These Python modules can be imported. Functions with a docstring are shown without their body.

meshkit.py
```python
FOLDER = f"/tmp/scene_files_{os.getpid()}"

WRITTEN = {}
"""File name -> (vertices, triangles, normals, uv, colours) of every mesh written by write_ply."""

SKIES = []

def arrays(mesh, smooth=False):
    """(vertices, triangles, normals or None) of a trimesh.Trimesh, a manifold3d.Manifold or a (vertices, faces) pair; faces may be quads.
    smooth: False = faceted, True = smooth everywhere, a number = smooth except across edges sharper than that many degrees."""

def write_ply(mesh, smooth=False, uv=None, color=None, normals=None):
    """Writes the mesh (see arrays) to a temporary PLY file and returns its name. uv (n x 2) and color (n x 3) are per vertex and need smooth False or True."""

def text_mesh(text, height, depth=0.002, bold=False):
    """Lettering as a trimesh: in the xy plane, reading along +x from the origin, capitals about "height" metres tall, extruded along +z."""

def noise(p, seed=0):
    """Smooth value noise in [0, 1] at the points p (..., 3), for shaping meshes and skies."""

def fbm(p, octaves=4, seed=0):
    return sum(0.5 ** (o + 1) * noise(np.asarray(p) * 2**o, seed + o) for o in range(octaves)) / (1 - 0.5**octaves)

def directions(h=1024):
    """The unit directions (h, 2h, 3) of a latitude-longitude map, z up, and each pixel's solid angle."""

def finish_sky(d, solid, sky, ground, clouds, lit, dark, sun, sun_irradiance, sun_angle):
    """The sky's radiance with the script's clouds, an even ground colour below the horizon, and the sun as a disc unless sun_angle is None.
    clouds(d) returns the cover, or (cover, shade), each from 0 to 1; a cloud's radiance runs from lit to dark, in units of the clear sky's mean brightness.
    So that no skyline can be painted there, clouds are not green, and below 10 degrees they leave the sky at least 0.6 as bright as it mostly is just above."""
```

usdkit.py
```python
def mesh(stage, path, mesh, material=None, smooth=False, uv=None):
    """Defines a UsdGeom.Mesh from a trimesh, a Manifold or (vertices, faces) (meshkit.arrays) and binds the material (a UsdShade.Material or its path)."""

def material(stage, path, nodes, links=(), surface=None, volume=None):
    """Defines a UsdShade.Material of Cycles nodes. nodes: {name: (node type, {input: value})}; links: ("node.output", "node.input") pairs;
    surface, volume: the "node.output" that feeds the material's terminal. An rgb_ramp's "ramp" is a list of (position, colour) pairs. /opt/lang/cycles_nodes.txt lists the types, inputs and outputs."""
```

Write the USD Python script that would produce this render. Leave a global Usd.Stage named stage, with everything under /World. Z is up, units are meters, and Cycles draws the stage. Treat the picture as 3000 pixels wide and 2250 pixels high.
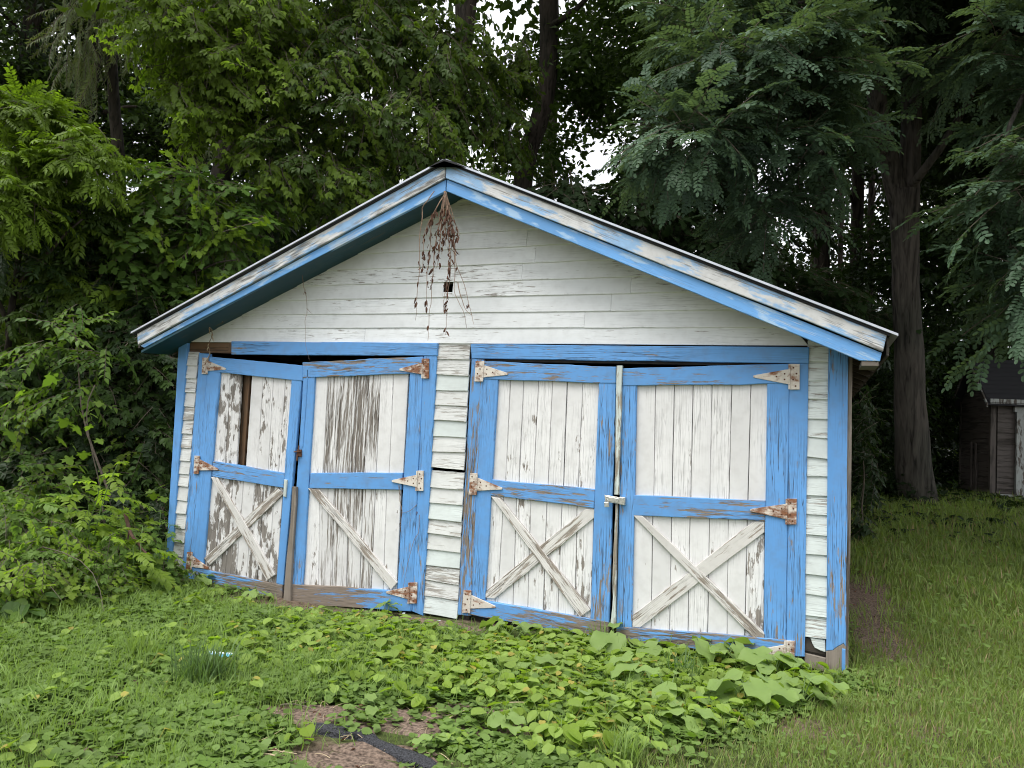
import math, random
import numpy as np
import trimesh, usdkit, meshkit
from pxr import Gf, Sdf, Usd, UsdGeom, UsdLux, UsdShade, Vt

random.seed(7)
np.random.seed(7)
stage = Usd.Stage.CreateInMemory()
UsdGeom.SetStageUpAxis(stage, UsdGeom.Tokens.z)
UsdGeom.SetStageMetersPerUnit(stage, 1.0)
UsdGeom.Xform.Define(stage, '/World')
UsdGeom.Scope.Define(stage, '/World/Looks')

# ------------------------------------------------------------------ camera, sky, sun, exposure
CX, CY, CZ, YAW, PITCH, ROLL, FPX = 2.83833, -5.73870, 1.58771, -0.383044, 0.054054, 0.048985, 2224.9
EXPOSURE = 1.5
SKY_STRENGTH, SUN_INTENSITY, SUN_ANGLE = 0.10, 0.40, 40.0
SUN_DIR = np.array([-0.34, -0.46, 1.2])          # direction towards the sun
SUN_DIR = SUN_DIR / np.linalg.norm(SUN_DIR)
CLOUD = 6.0

EYE = np.array([CX, CY, CZ])
FW = np.array([math.sin(YAW) * math.cos(PITCH), math.cos(YAW) * math.cos(PITCH), math.sin(PITCH)])
R0 = np.array([math.cos(YAW), -math.sin(YAW), 0.0])
U0 = np.cross(R0, FW)
RT = math.cos(ROLL) * R0 + math.sin(ROLL) * U0
UP = -math.sin(ROLL) * R0 + math.cos(ROLL) * U0
cam = UsdGeom.Camera.Define(stage, '/World/camera')
m = Gf.Matrix4d(*[float(x) for x in (*RT, 0, *UP, 0, *(-FW), 0, *EYE, 1)])
cam.AddTransformOp().Set(m)
cam.CreateHorizontalApertureAttr(36.0)
cam.CreateVerticalApertureAttr(27.0)
cam.CreateFocalLengthAttr(36.0 * FPX / 3000.0)
cam.CreateClippingRangeAttr(Gf.Vec2f(0.05, 2000.0))
cam.CreateExposureAttr(EXPOSURE)

elev = math.asin(SUN_DIR[2])
rot = math.atan2(SUN_DIR[0], SUN_DIR[1])
sky_mat = usdkit.material(stage, '/World/Looks/overcast_sky', {
    'tc': ('texture_coordinate', {}),
    'sky': ('sky_texture', {'sky_type': 'single_scattering', 'sun_disc': False, 'sun_elevation': elev, 'sun_rotation': rot}),
    'mp': ('mapping', {'scale': (2.0, 2.0, 5.0)}),
    'ns': ('noise_texture', {'scale': 1.3, 'detail': 5.0, 'roughness': 0.55}),
    'rp': ('rgb_ramp', {'ramp': [(0.3, (CLOUD * .80, CLOUD * .82, CLOUD * .86)), (0.7, (CLOUD * 1.16, CLOUD * 1.17, CLOUD * 1.19))]}),
    'mx': ('mix', {'fac': 0.9}),
    'sz': ('separate_xyz', {}), 'cz': ('map_range', {'from_min': 0.0, 'from_max': 1.0, 'to_min': 0.66, 'to_max': 1.45, 'clamp': True}), 'gr': ('vector_math', {'math_type': 'scale'}),
    'bg': ('background_shader', {'strength': SKY_STRENGTH}),
}, [('tc.generated', 'mp.vector'), ('mp.vector', 'ns.vector'), ('ns.fac', 'rp.fac'), ('sky.color', 'mx.color1'), ('rp.color', 'mx.color2'),
    ('tc.generated', 'sz.vector'), ('sz.z', 'cz.value'), ('mx.color', 'gr.vector1'), ('cz.result', 'gr.scale'), ('gr.vector', 'bg.color')], surface='bg.background')
dome = UsdLux.DomeLight.Define(stage, '/World/sky')
dome.CreateIntensityAttr(1.0)
UsdShade.MaterialBindingAPI.Apply(dome.GetPrim()).Bind(sky_mat)
sun = UsdLux.DistantLight.Define(stage, '/World/sun')
sun.CreateIntensityAttr(SUN_INTENSITY)
sun.CreateNormalizeAttr(True)
sun.CreateAngleAttr(SUN_ANGLE)
sun.CreateColorAttr(Gf.Vec3f(1.0, 0.97, 0.92))
_z = SUN_DIR
_x = np.cross([0, 0, 1.0], _z); _x /= np.linalg.norm(_x)
_y = np.cross(_z, _x)
UsdGeom.Xformable(sun).AddTransformOp().Set(Gf.Matrix4d(*[float(q) for q in (*_x, 0, *_y, 0, *_z, 0, 0, 0, 30, 1)]))


# ------------------------------------------------------------------ helpers
def at(px, py, depth):
    """The point that stands DEPTH metres in front of the eye in the direction of the photograph's pixel."""
    return EYE + depth * ((px - 1500) / FPX * RT - (py - 1125) / FPX * UP + FW)


def gz(x, y):
    x, y = np.asarray(x, float), np.asarray(y, float)
    t = np.clip((y - 0.3) / 8.5, 0, 1)
    far = np.clip((np.hypot(x, y) - 20) / 60, 0, 1)
    bumps = 0.05 * (meshkit.fbm(np.stack([x * .7, y * .7, x * 0 + 3], -1), 3) - 0.5)
    wild = np.clip((-3.2 - x) / 3.0, 0, 1) * np.clip((y + 1.5) / 3.0, 0, 1) * 0.15
    foot = -np.clip(1 - np.abs(y + .30) / .75, 0, 1) * (.025 + .075 * np.exp(-((x + 1.25) / 1.0) ** 2)) * np.clip((3.3 - x) / 1.5, 0, 1)
    return 0.6 * t * t * (3 - 2 * t) + bumps + wild + far * 0.6 + foot


def gp(px, py, z=0.0):
    """The point of the lawn in the direction of the pixel."""
    d = (px - 1500) / FPX * RT - (py - 1125) / FPX * UP + FW
    p = EYE + (z - EYE[2]) / d[2] * d
    for _ in range(6):
        p = EYE + (gz(p[0], p[1]) - EYE[2]) / d[2] * d
    return p


counts = {}


def free(parent, name):
    k = counts.get((parent, name), 0)
    counts[(parent, name)] = k + 1
    return f'{parent}/{name}' if k == 0 else f'{parent}/{name}_{k:03d}'


def tag(prim, label=None, category=None, group=None, kind=None):
    p = prim.GetPrim() if hasattr(prim, 'GetPrim') else prim
    for k, v in (('label', label), ('category', category), ('group', group), ('kind', kind)):
        if v:
            p.SetCustomDataByKey(k, v)
    return p


def thing(name, label, category, loc=None, rotz=0.0, group=None):
    x = UsdGeom.Xform.Define(stage, free('/World', name))
    if loc is not None:
        x.AddTranslateOp().Set(Gf.Vec3d(*[float(q) for q in loc]))
        if rotz:
            x.AddRotateZOp().Set(float(math.degrees(rotz)))
    tag(x, label, category, group)
    return str(x.GetPath())


def holder(parent, name, label=None):
    x = UsdGeom.Xform.Define(stage, free(parent, name))
    tag(x, label)
    return str(x.GetPath())


def put(parent, name, vf, mat, smooth=False, uv=None, wear=None, label=None, category=None, group=None, kind=None):
    me = usdkit.mesh(stage, free(parent, name), vf, MATS[mat] if isinstance(mat, str) else mat, smooth=smooth, uv=uv)
    if wear is not None:
        n = len(vf[0])
        w = np.full(n, wear, np.float32) if np.ndim(wear) == 0 else np.asarray(wear, np.float32)
        UsdGeom.PrimvarsAPI(me).CreatePrimvar('wear', Sdf.ValueTypeNames.FloatArray, 'vertex').Set(Vt.FloatArray.FromNumpy(w))
    tag(me, label, category, group, kind)
    return str(me.GetPath())


def join(parts):
    vs, fs, n = [], [], 0
    for v, f in parts:
        v, f = np.asarray(v, float), np.asarray(f, int)
        vs.append(v); fs.append(f + n); n += len(v)
    return np.vstack(vs), np.vstack(fs)


def box(x0, x1, y0, y1, z0, z1):
    b = trimesh.creation.box(bounds=[[x0, y0, z0], [x1, y1, z1]])
    return np.array(b.vertices), np.array(b.faces)


def frames(p):
    t = np.gradient(p, axis=0)
    t /= np.linalg.norm(t, axis=1, keepdims=True) + 1e-12
    ref = np.array([0.31, 0.93, 0.2])
    a = np.cross(t, ref); a /= np.linalg.norm(a, axis=1, keepdims=True) + 1e-12
    return t, a, np.cross(t, a)


def tube(p, r, sides=6, ridge=0.0, seed=0, cap=True):
    p = np.asarray(p, float)
    r = np.broadcast_to(np.asarray(r, float), (len(p),))
    t, a, b = frames(p)
    ang = np.arange(sides) * 2 * np.pi / sides
    rr = np.repeat(r[:, None], sides, 1)
    if ridge:
        q = np.stack([np.cos(ang)[None, :] * 3.2 + 0 * rr, np.sin(ang)[None, :] * 3.2 + 0 * rr, np.linspace(0, 1, len(p))[:, None] * len(p) * .16 + 0 * rr], -1)
        rr = rr * (1 + ridge * (meshkit.fbm(q * 1.6, 3, seed) - 0.5) * 2)
    v = p[:, None] + rr[..., None] * (np.cos(ang)[None, :, None] * a[:, None] + np.sin(ang)[None, :, None] * b[:, None])
    i, j = np.meshgrid(np.arange(len(p) - 1), np.arange(sides), indexing='ij')
    q = np.stack([i * sides + j, i * sides + (j + 1) % sides, (i + 1) * sides + (j + 1) % sides, (i + 1) * sides + j], -1).reshape(-1, 4)
    f = np.vstack([q[:, [0, 1, 2]], q[:, [0, 2, 3]]])
    v = v.reshape(-1, 3)
    if cap:
        n = len(v)
        v = np.vstack([v, p[0], p[-1]])
        k = np.arange(sides)
        e = (len(p) - 1) * sides
        f = np.vstack([f, np.stack([np.full(sides, n), (k + 1) % sides, k], 1), np.stack([np.full(sides, n + 1), e + k, e + (k + 1) % sides], 1)])
    return v, f


def bend(pts, n=12, wob=0.0, seed=0):
    """A smooth path through the points."""
    pts = np.asarray(pts, float)
    s = np.r_[0, np.cumsum(np.linalg.norm(np.diff(pts, axis=0), axis=1))]
    from scipy.interpolate import PchipInterpolator
    u = np.linspace(0, s[-1], n)
    p = PchipInterpolator(s, pts)(u)
    if wob:
        rg = np.random.default_rng(seed)
        w = rg.normal(0, wob, (n, 3)); w[0] = 0
        k = np.array([.25, .5, .25])
        w = np.stack([np.convolve(w[:, c], k, 'same') for c in range(3)], 1)
        p = p + w
    return p


def slab(poly, yf, th, ch=0.003, tilt=0.0, rough=0.0, seed=0, along=None, back=True):
    """A board in the front wall: outline poly of (x, z), its face at y = yf, th thick, its edges eased by ch; tilt leans its foot forward.
    Returns (mesh, uv) with u along the grain."""
    rg = np.random.default_rng(seed)
    P = [np.array(q, float) for q in poly]
    area = sum(P[i][0] * P[(i + 1) % len(P)][1] - P[(i + 1) % len(P)][0] * P[i][1] for i in range(len(P)))
    if area < 0:
        P = P[::-1]
    if along is None:
        e = max(((P[(i + 1) % len(P)] - P[i]) for i in range(len(P))), key=lambda q: np.hypot(*q))
        along = e / np.hypot(*e)
    along = np.asarray(along, float); along = along / np.hypot(*along)
    if along[0] + along[1] * .5 < 0:
        along = -along
    perp = np.array([-along[1], along[0]])
    if rough:
        Q = []
        for i in range(len(P)):
            a, b = P[i], P[(i + 1) % len(P)]
            L = np.hypot(*(b - a)); n = max(1, min(7, int(L / 0.16)))
            nr = np.array([b[1] - a[1], a[0] - b[0]]) / (L + 1e-9)
            for k in range(n):
                w = 0 if k == 0 else rg.normal(0, rough)
                Q.append(a + (b - a) * k / n + nr * w)
        P = Q
    P = np.array(P); n = len(P)
    d0 = np.roll(P, -1, 0) - P; d0 /= np.linalg.norm(d0, axis=1, keepdims=True) + 1e-12
    nrm = np.stack([-d0[:, 1], d0[:, 0]], 1)                       # inward for counter-clockwise outlines
    bis = nrm + np.roll(nrm, 1, 0)
    bis = bis / np.maximum((bis * nrm).sum(1, keepdims=True), 0.35)
    inner = P + bis * ch
    c = inner.mean(0)
    z0, z1 = P[:, 1].min(), P[:, 1].max()

    def ring(q, y):
        s = (q[:, 1] - z0) / (z1 - z0 + 1e-9)
        return np.stack([q[:, 0], y - tilt * (1 - s), q[:, 1]], 1)
    A, B, C = ring(inner, yf), ring(P, yf + ch), ring(P, yf + th)
    v = np.vstack([A, B, C, ring(c[None], yf), ring(P.mean(0)[None], yf + th)])
    k = np.arange(n); k1 = (k + 1) % n
    f = [np.stack([np.full(n, 3 * n), k, k1], 1)]
    for o in (0, n):
        f += [np.stack([o + k, o + n + k, o + n + k1], 1), np.stack([o + k, o + n + k1, o + k1], 1)]
    if back:
        f.append(np.stack([np.full(n, 3 * n + 1), 2 * n + k1, 2 * n + k], 1))
    xz = v[:, [0, 2]]
    off = rg.uniform(-40, 40, 2)
    uv = np.stack([xz @ along + off[0], xz @ perp + v[:, 1] + off[1]], 1)
    return (v, np.vstack(f)), uv


# ------------------------------------------------------------------ materials
MATS = {}


def paint_mat(name, paint, bare, thr, pa=(3.0, 14.0), soft=0.02, crack=0.6, fibre=0.35, large=0.5, paint2=None, thr2=0.5, dark=(0.035, 0.03, 0.026), rough=0.55, bumpd=0.0016, ck=70.0, grime=0.12):
    nd = {
        'tc': ('texture_coordinate', {}),
        'm1': ('mapping', {'scale': (pa[0], pa[1], 1)}), 'n1': ('noise_texture', {'scale': 1.0, 'detail': 5.0, 'roughness': 0.62}),
        'm2': ('mapping', {'scale': (5.0, 150.0, 1)}), 'n2': ('noise_texture', {'scale': 1.0, 'detail': 2.0, 'roughness': 0.6}),
        'm3': ('mapping', {'scale': (0.9, 2.4, 1)}), 'n3': ('noise_texture', {'scale': 1.0, 'detail': 1.0}),
        'm4': ('mapping', {'scale': (1.3, ck, 1)}), 'n4': ('noise_texture', {'scale': 1.0, 'detail': 3.0, 'roughness': 0.5}),
        'm5': ('mapping', {'scale': (11, 11, 1), 'location': (3, 7, 0)}), 'n5': ('noise_texture', {'scale': 1.0, 'detail': 3.0, 'roughness': .6}),
        'wr': ('attribute', {'attribute': 'wear'}),
        's1': ('math', {'math_type': 'multiply_add', 'value2': fibre, 'value3': -fibre / 2}),
        's2': ('math', {'math_type': 'multiply_add', 'value2': large, 'value3': -large / 2}),
        'a1': ('math', {'math_type': 'add'}), 'a2': ('math', {'math_type': 'add'}), 'a3': ('math', {'math_type': 'add'}),
        'mk': ('map_range', {'range_type': 'smoothstep', 'from_min': thr - soft, 'from_max': thr + soft, 'clamp': True}),
        'c1': ('math', {'math_type': 'subtract', 'value2': 0.5}), 'c2': ('math', {'math_type': 'absolute'}),
        'c3': ('map_range', {'range_type': 'smoothstep', 'from_min': 0.0, 'from_max': 0.022, 'to_min': crack, 'to_max': 0.0, 'clamp': True}),
        'cg': ('map_range', {'from_min': 0.42, 'from_max': 0.6, 'clamp': True}), 'c4': ('math', {'math_type': 'multiply'}),
        'br': ('rgb_ramp', {'ramp': [(0.25, tuple(x * .45 for x in bare)), (0.5, bare), (0.75, tuple(min(.9, x * 1.35) for x in bare))]}),
        'pr': ('rgb_ramp', {'ramp': [(0.3, tuple(x * .86 for x in paint)), (0.7, tuple(min(.92, x * 1.08) for x in paint))]}),
        'mx': ('mix', {}), 'dk': ('mix', {'color2': dark}),
        'gm': ('map_range', {'from_min': .45, 'from_max': .75, 'to_min': 0.0, 'to_max': grime, 'clamp': True}), 'gx': ('mix', {'color2': (0.13, 0.115, 0.09)}),
        'h1': ('math', {'math_type': 'multiply_add', 'value2': -0.7, 'value3': 0.7}), 'h2': ('math', {'math_type': 'multiply_add', 'value2': 0.45}), 'h3': ('math', {'math_type': 'subtract'}),
        'h4': ('math', {'math_type': 'multiply_add', 'value2': 0.25}),
        'bp': ('bump', {'strength': 0.8, 'distance': bumpd}),
        'rg': ('map_range', {'to_min': rough, 'to_max': 0.85}),
        'p': ('principled_bsdf', {'specular_ior_level': 0.3}),
    }
    lk = [('tc.UV', f'm{i}.vector') for i in range(1, 6)] + [(f'm{i}.vector', f'n{i}.vector') for i in range(1, 6)]
    lk += [('n2.fac', 's1.value1'), ('n3.fac', 's2.value1'), ('n1.fac', 'a1.value1'), ('s1.value', 'a1.value2'), ('a1.value', 'a2.value1'), ('s2.value', 'a2.value2'),
           ('a2.value', 'a3.value1'), ('wr.fac', 'a3.value2'), ('a3.value', 'mk.value'),
           ('n4.fac', 'c1.value1'), ('c1.value', 'c2.value1'), ('c2.value', 'c3.value'), ('n3.fac', 'cg.value'), ('c3.result', 'c4.value1'), ('cg.result', 'c4.value2'),
           ('n2.fac', 'br.fac'), ('n3.fac', 'pr.fac'), ('br.color', 'mx.color2'), ('mk.result', 'mx.fac'), ('mx.color', 'gx.color1'), ('n5.fac', 'gm.value'), ('gm.result', 'gx.fac'),
           ('gx.color', 'dk.color1'), ('c4.value', 'dk.fac'), ('dk.color', 'p.base_color'),
           ('mk.result', 'h1.value1'), ('n2.fac', 'h2.value1'), ('h1.value', 'h2.value3'), ('h2.value', 'h3.value1'), ('c4.value', 'h3.value2'), ('n5.fac', 'h4.value1'), ('h3.value', 'h4.value3'),
           ('h4.value', 'bp.height'), ('bp.normal', 'p.normal'), ('mk.result', 'rg.value'), ('rg.result', 'p.roughness')]
    if paint2 is not None:
        nd['m6'] = ('mapping', {'scale': (2.2, 9.0, 1), 'location': (11, 5, 0)})
        nd['n6'] = ('noise_texture', {'scale': 1.0, 'detail': 6.0, 'roughness': .65})
        nd['k6'] = ('map_range', {'range_type': 'smoothstep', 'from_min': thr2 - .04, 'from_max': thr2 + .04, 'clamp': True})
        nd['x6'] = ('mix', {'color2': paint2})
        lk += [('tc.UV', 'm6.vector'), ('m6.vector', 'n6.vector'), ('n6.fac', 'k6.value'), ('k6.result', 'x6.fac'), ('pr.color', 'x6.color1'), ('x6.color', 'mx.color1')]
    else:
        lk.append(('pr.color', 'mx.color1'))
    MATS[name] = usdkit.material(stage, '/World/Looks/' + name, nd, lk, surface='p.BSDF')


BLUE, GREYW = (0.112, 0.295, 0.60), (0.22, 0.185, 0.155)
paint_mat('blue_paint', BLUE, GREYW, 0.74, pa=(4, 30), crack=.95, fibre=.45, grime=.22)
paint_mat('blue_paint_worn', BLUE, (0.19, 0.155, 0.125), 0.575, pa=(3.5, 34), crack=1.0, fibre=.6, grime=.3)
paint_mat('blue_paint_sound', BLUE, GREYW, 0.80, pa=(3, 18), crack=.6, grime=.16)
paint_mat('white_plank', (0.66, 0.652, 0.642), (0.22, 0.195, 0.17), 0.70, pa=(5, 20), crack=.5, fibre=.3, grime=.16)
paint_mat('white_plank_peeling', (0.65, 0.64, 0.63), (0.20, 0.18, 0.16), 0.615, pa=(6, 15), crack=.7, fibre=.18, grime=.2)
paint_mat('white_plank_alligatored', (0.64, 0.63, 0.62), (0.17, 0.15, 0.13), 0.53, pa=(1.6, 42), soft=.035, crack=.8, fibre=.75, grime=.15)
paint_mat('white_brace', (0.58, 0.56, 0.53), (0.25, 0.215, 0.18), 0.60, pa=(3, 24), crack=.8, fibre=.5, grime=.2)
paint_mat('white_clapboard', (0.70, 0.72, 0.725), (0.30, 0.285, 0.265), 0.71, pa=(6, 46), crack=.35, fibre=.45, large=.4, grime=.14)
paint_mat('white_clapboard_flaking', (0.585, 0.59, 0.57), (0.32, 0.30, 0.27), 0.61, pa=(4, 34), crack=.6, fibre=.45, grime=.18)
paint_mat('mint_clapboard', (0.56, 0.605, 0.585), (0.33, 0.31, 0.28), 0.68, pa=(4, 34), crack=.5, fibre=.4, grime=.14)
paint_mat('mint_strip', (0.51, 0.56, 0.525), (0.27, 0.24, 0.19), 0.56, pa=(5, 30), crack=.7, fibre=.5, grime=.2)
paint_mat('weathered_rake', (0.58, 0.585, 0.575), (0.20, 0.195, 0.185), 0.575, pa=(4, 30), crack=.9, fibre=.75, soft=.07, paint2=(0.24, 0.40, 0.60), thr2=.515, grime=.3)
paint_mat('blue_trim', (0.125, 0.315, 0.61), (0.42, 0.46, 0.47), 0.69, pa=(1.6, 18), soft=.10, crack=.3, paint2=(0.30, 0.45, 0.62), thr2=.56, grime=.08)
paint_mat('bare_wood', (0.24, 0.205, 0.17), (0.15, 0.125, 0.10), 0.5, pa=(2, 30), soft=.1, crack=.9, grime=.3)
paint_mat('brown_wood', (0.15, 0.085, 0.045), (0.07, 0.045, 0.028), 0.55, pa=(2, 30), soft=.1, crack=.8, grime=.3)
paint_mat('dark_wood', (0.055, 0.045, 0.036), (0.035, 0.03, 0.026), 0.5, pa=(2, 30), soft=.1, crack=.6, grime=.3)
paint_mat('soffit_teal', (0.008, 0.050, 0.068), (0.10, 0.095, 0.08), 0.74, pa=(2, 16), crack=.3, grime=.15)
paint_mat('shed_siding', (0.095, 0.078, 0.068), (0.055, 0.047, 0.041), 0.55, pa=(2, 18), soft=.06, crack=.6, grime=.3)
paint_mat('shed_frame', (0.36, 0.38, 0.36), (0.10, 0.085, 0.07), 0.56, pa=(4, 20), crack=.5, grime=.25)
paint_mat('hinge_rust', (0.60, 0.55, 0.48), (0.20, 0.085, 0.042), 0.55, pa=(10, 15), soft=.10, crack=0.0, fibre=.2, large=.3, grime=.25, rough=.5)
paint_mat('rust', (0.13, 0.05, 0.022), (0.06, 0.03, 0.018), 0.5, pa=(16, 16), soft=.1, crack=0.0, grime=.2, rough=.7)
paint_mat('blue_bare_foot', BLUE, (0.23, 0.185, 0.145), 0.70, pa=(3, 26), crack=.8, grime=.15)


def simple(name, color, rough=.6, metallic=0.0, spec=.4, scale=20.0, var=.2, bump=0.0):
    lo, hi = tuple(c * (1 - var) for c in color), tuple(min(.95, c * (1 + var)) for c in color)
    nd = {'g': ('geometry', {}), 'n': ('noise_texture', {'scale': scale, 'detail': 4.0}), 'r': ('rgb_ramp', {'ramp': [(.3, lo), (.7, hi)]}),
          'p': ('principled_bsdf', {'roughness': rough, 'metallic': metallic, 'specular_ior_level': spec})}
    lk = [('g.position', 'n.vector'), ('n.fac', 'r.fac'), ('r.color', 'p.base_color')]
    if bump:
        nd['b'] = ('bump', {'strength': .9, 'distance': bump}); lk += [('n.fac', 'b.height'), ('b.normal', 'p.normal')]
    MATS[name] = usdkit.material(stage, '/World/Looks/' + name, nd, lk, surface='p.BSDF')


simple('roof_sheet', (0.46, 0.48, 0.52), .35, .6, var=.1)
simple('roof_felt', (0.018, 0.018, 0.02), .9, scale=60, bump=.003)
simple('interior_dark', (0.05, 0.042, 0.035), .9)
simple('galvanised', (0.52, 0.52, 0.48), .38, .85, scale=60, var=.25)
simple('brass_dull', (0.44, 0.42, 0.36), .4, .8, scale=80, var=.25)
simple('asphalt', (0.034, 0.035, 0.04), .95, scale=110, var=.8, bump=.03)
simple('twig_bark', (0.085, 0.068, 0.05), .85, scale=40, var=.4)
simple('dead_branch', (0.11, 0.06, 0.042), .8, scale=30, var=.4)
simple('dry_stem', (0.19, 0.125, 0.085), .85, scale=60, var=.35)
simple('straw', (0.34, 0.27, 0.17), .85, scale=60, var=.4)
simple('wrapper_blue', (0.12, 0.42, 0.66), .3, scale=90, var=.7)
simple('flake_grey', (0.30, 0.33, 0.32), .7, scale=90, var=.2)
simple('flake_blue', (0.16, 0.33, 0.50), .7, scale=90, var=.2)
simple('wrapper_white', (0.75, 0.78, 0.80), .3, scale=90, var=.2)
simple('green_stem', (0.10, 0.16, 0.045), .6, scale=30)
simple('grey_house', (0.22, 0.23, 0.235), .8, scale=4, var=.12)


def bark(name, color, sc=(9, 9, 1.3), bump=.035):
    nd = {'g': ('geometry', {}), 'm': ('mapping', {'scale': sc}), 'n': ('noise_texture', {'scale': 1.6, 'detail': 6.0, 'roughness': .6, 'distortion': .6}),
          'n2': ('noise_texture', {'scale': 1.2, 'detail': 3.0}),
          'r': ('rgb_ramp', {'ramp': [(.32, tuple(c * .22 for c in color)), (.5, color), (.7, tuple(c * 1.5 for c in color))]}),
          'r2': ('rgb_ramp', {'ramp': [(.35, (.75, .8, .72)), (.65, (1.1, 1.05, 1.0))]}), 'x': ('mix', {'mix_type': 'multiply', 'fac': 1.0}),
          'b': ('bump', {'strength': 1.0, 'distance': bump}), 'p': ('principled_bsdf', {'roughness': .9, 'specular_ior_level': .15})}
    MATS[name] = usdkit.material(stage, '/World/Looks/' + name, nd, [('g.position', 'm.vector'), ('m.vector', 'n.vector'), ('n.fac', 'r.fac'), ('g.position', 'n2.vector'), ('n2.fac', 'r2.fac'),
                                 ('r.color', 'x.color1'), ('r2.color', 'x.color2'), ('x.color', 'p.base_color'), ('n.fac', 'b.height'), ('b.normal', 'p.normal')], surface='p.BSDF')


bark('bark_locust', (0.060, 0.055, 0.049), sc=(11, 11, 1.1), bump=.05)
bark('bark_dark', (0.036, 0.030, 0.025), sc=(12, 12, 2.2), bump=.02)


def leaf_mat(name, color, trans=None, tmix=.35, var=.30, rough=.48, spec=.16, hue=.02):
    trans = trans or (min(1, color[0] * 2.0 + .01), min(1, color[1] * 1.9), color[2] * .7)
    nd = {'g': ('geometry', {}), 'o': ('object_info', {}),
          'v1': ('map_range', {'to_min': 1 - var, 'to_max': 1 + var}), 'v2': ('map_range', {'to_min': 1 - var * .8, 'to_max': 1 + var * .8}), 'vm': ('math', {'math_type': 'multiply'}),
          'h1': ('map_range', {'to_min': .5 - hue, 'to_max': .5 + hue}),
          'hs': ('hsv', {'color': color}), 'ht': ('hsv', {'color': trans}),
          'p': ('principled_bsdf', {'roughness': rough, 'specular_ior_level': spec}), 't': ('translucent_bsdf', {}), 'm': ('mix_closure', {'fac': tmix})}
    MATS[name] = usdkit.material(stage, '/World/Looks/' + name, nd, [('g.random_per_island', 'v1.value'), ('o.random', 'v2.value'), ('v1.result', 'vm.value1'), ('v2.result', 'vm.value2'),
                                 ('g.random_per_island', 'h1.value'), ('h1.result', 'hs.hue'), ('vm.value', 'hs.value'), ('vm.value', 'ht.value'),
                                 ('hs.color', 'p.base_color'), ('ht.color', 't.color'), ('p.BSDF', 'm.closure1'), ('t.BSDF', 'm.closure2')], surface='m.closure')


leaf_mat('leaf_locust', (0.074, 0.13, 0.08), tmix=.25, rough=.5)
leaf_mat('leaf_boxelder', (0.094, 0.178, 0.02), tmix=.38)
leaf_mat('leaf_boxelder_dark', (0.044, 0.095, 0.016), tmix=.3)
leaf_mat('leaf_walnut', (0.125, 0.235, 0.024), tmix=.4)
leaf_mat('leaf_maple', (0.08, 0.178, 0.034), tmix=.35)
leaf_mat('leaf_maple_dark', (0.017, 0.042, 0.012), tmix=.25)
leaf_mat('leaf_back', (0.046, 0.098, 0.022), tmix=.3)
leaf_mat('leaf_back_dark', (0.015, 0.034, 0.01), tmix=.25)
leaf_mat('leaf_willow', (0.13, 0.18, 0.09), tmix=.3)
leaf_mat('leaf_understory', (0.06, 0.132, 0.032), tmix=.3)
leaf_mat('leaf_shrub', (0.105, 0.21, 0.04), tmix=.35)
leaf_mat('leaf_bright', (0.19, 0.33, 0.045), tmix=.45)
leaf_mat('leaf_yellowed', (0.34, 0.33, 0.07), tmix=.3, var=.3)
leaf_mat('leaf_grape', (0.13, 0.25, 0.036), tmix=.4)
leaf_mat('leaf_burdock', (0.165, 0.275, 0.080), tmix=.3, var=.12, rough=.5)
leaf_mat('leaf_weed', (0.185, 0.31, 0.062), tmix=.32, var=.22)
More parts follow.
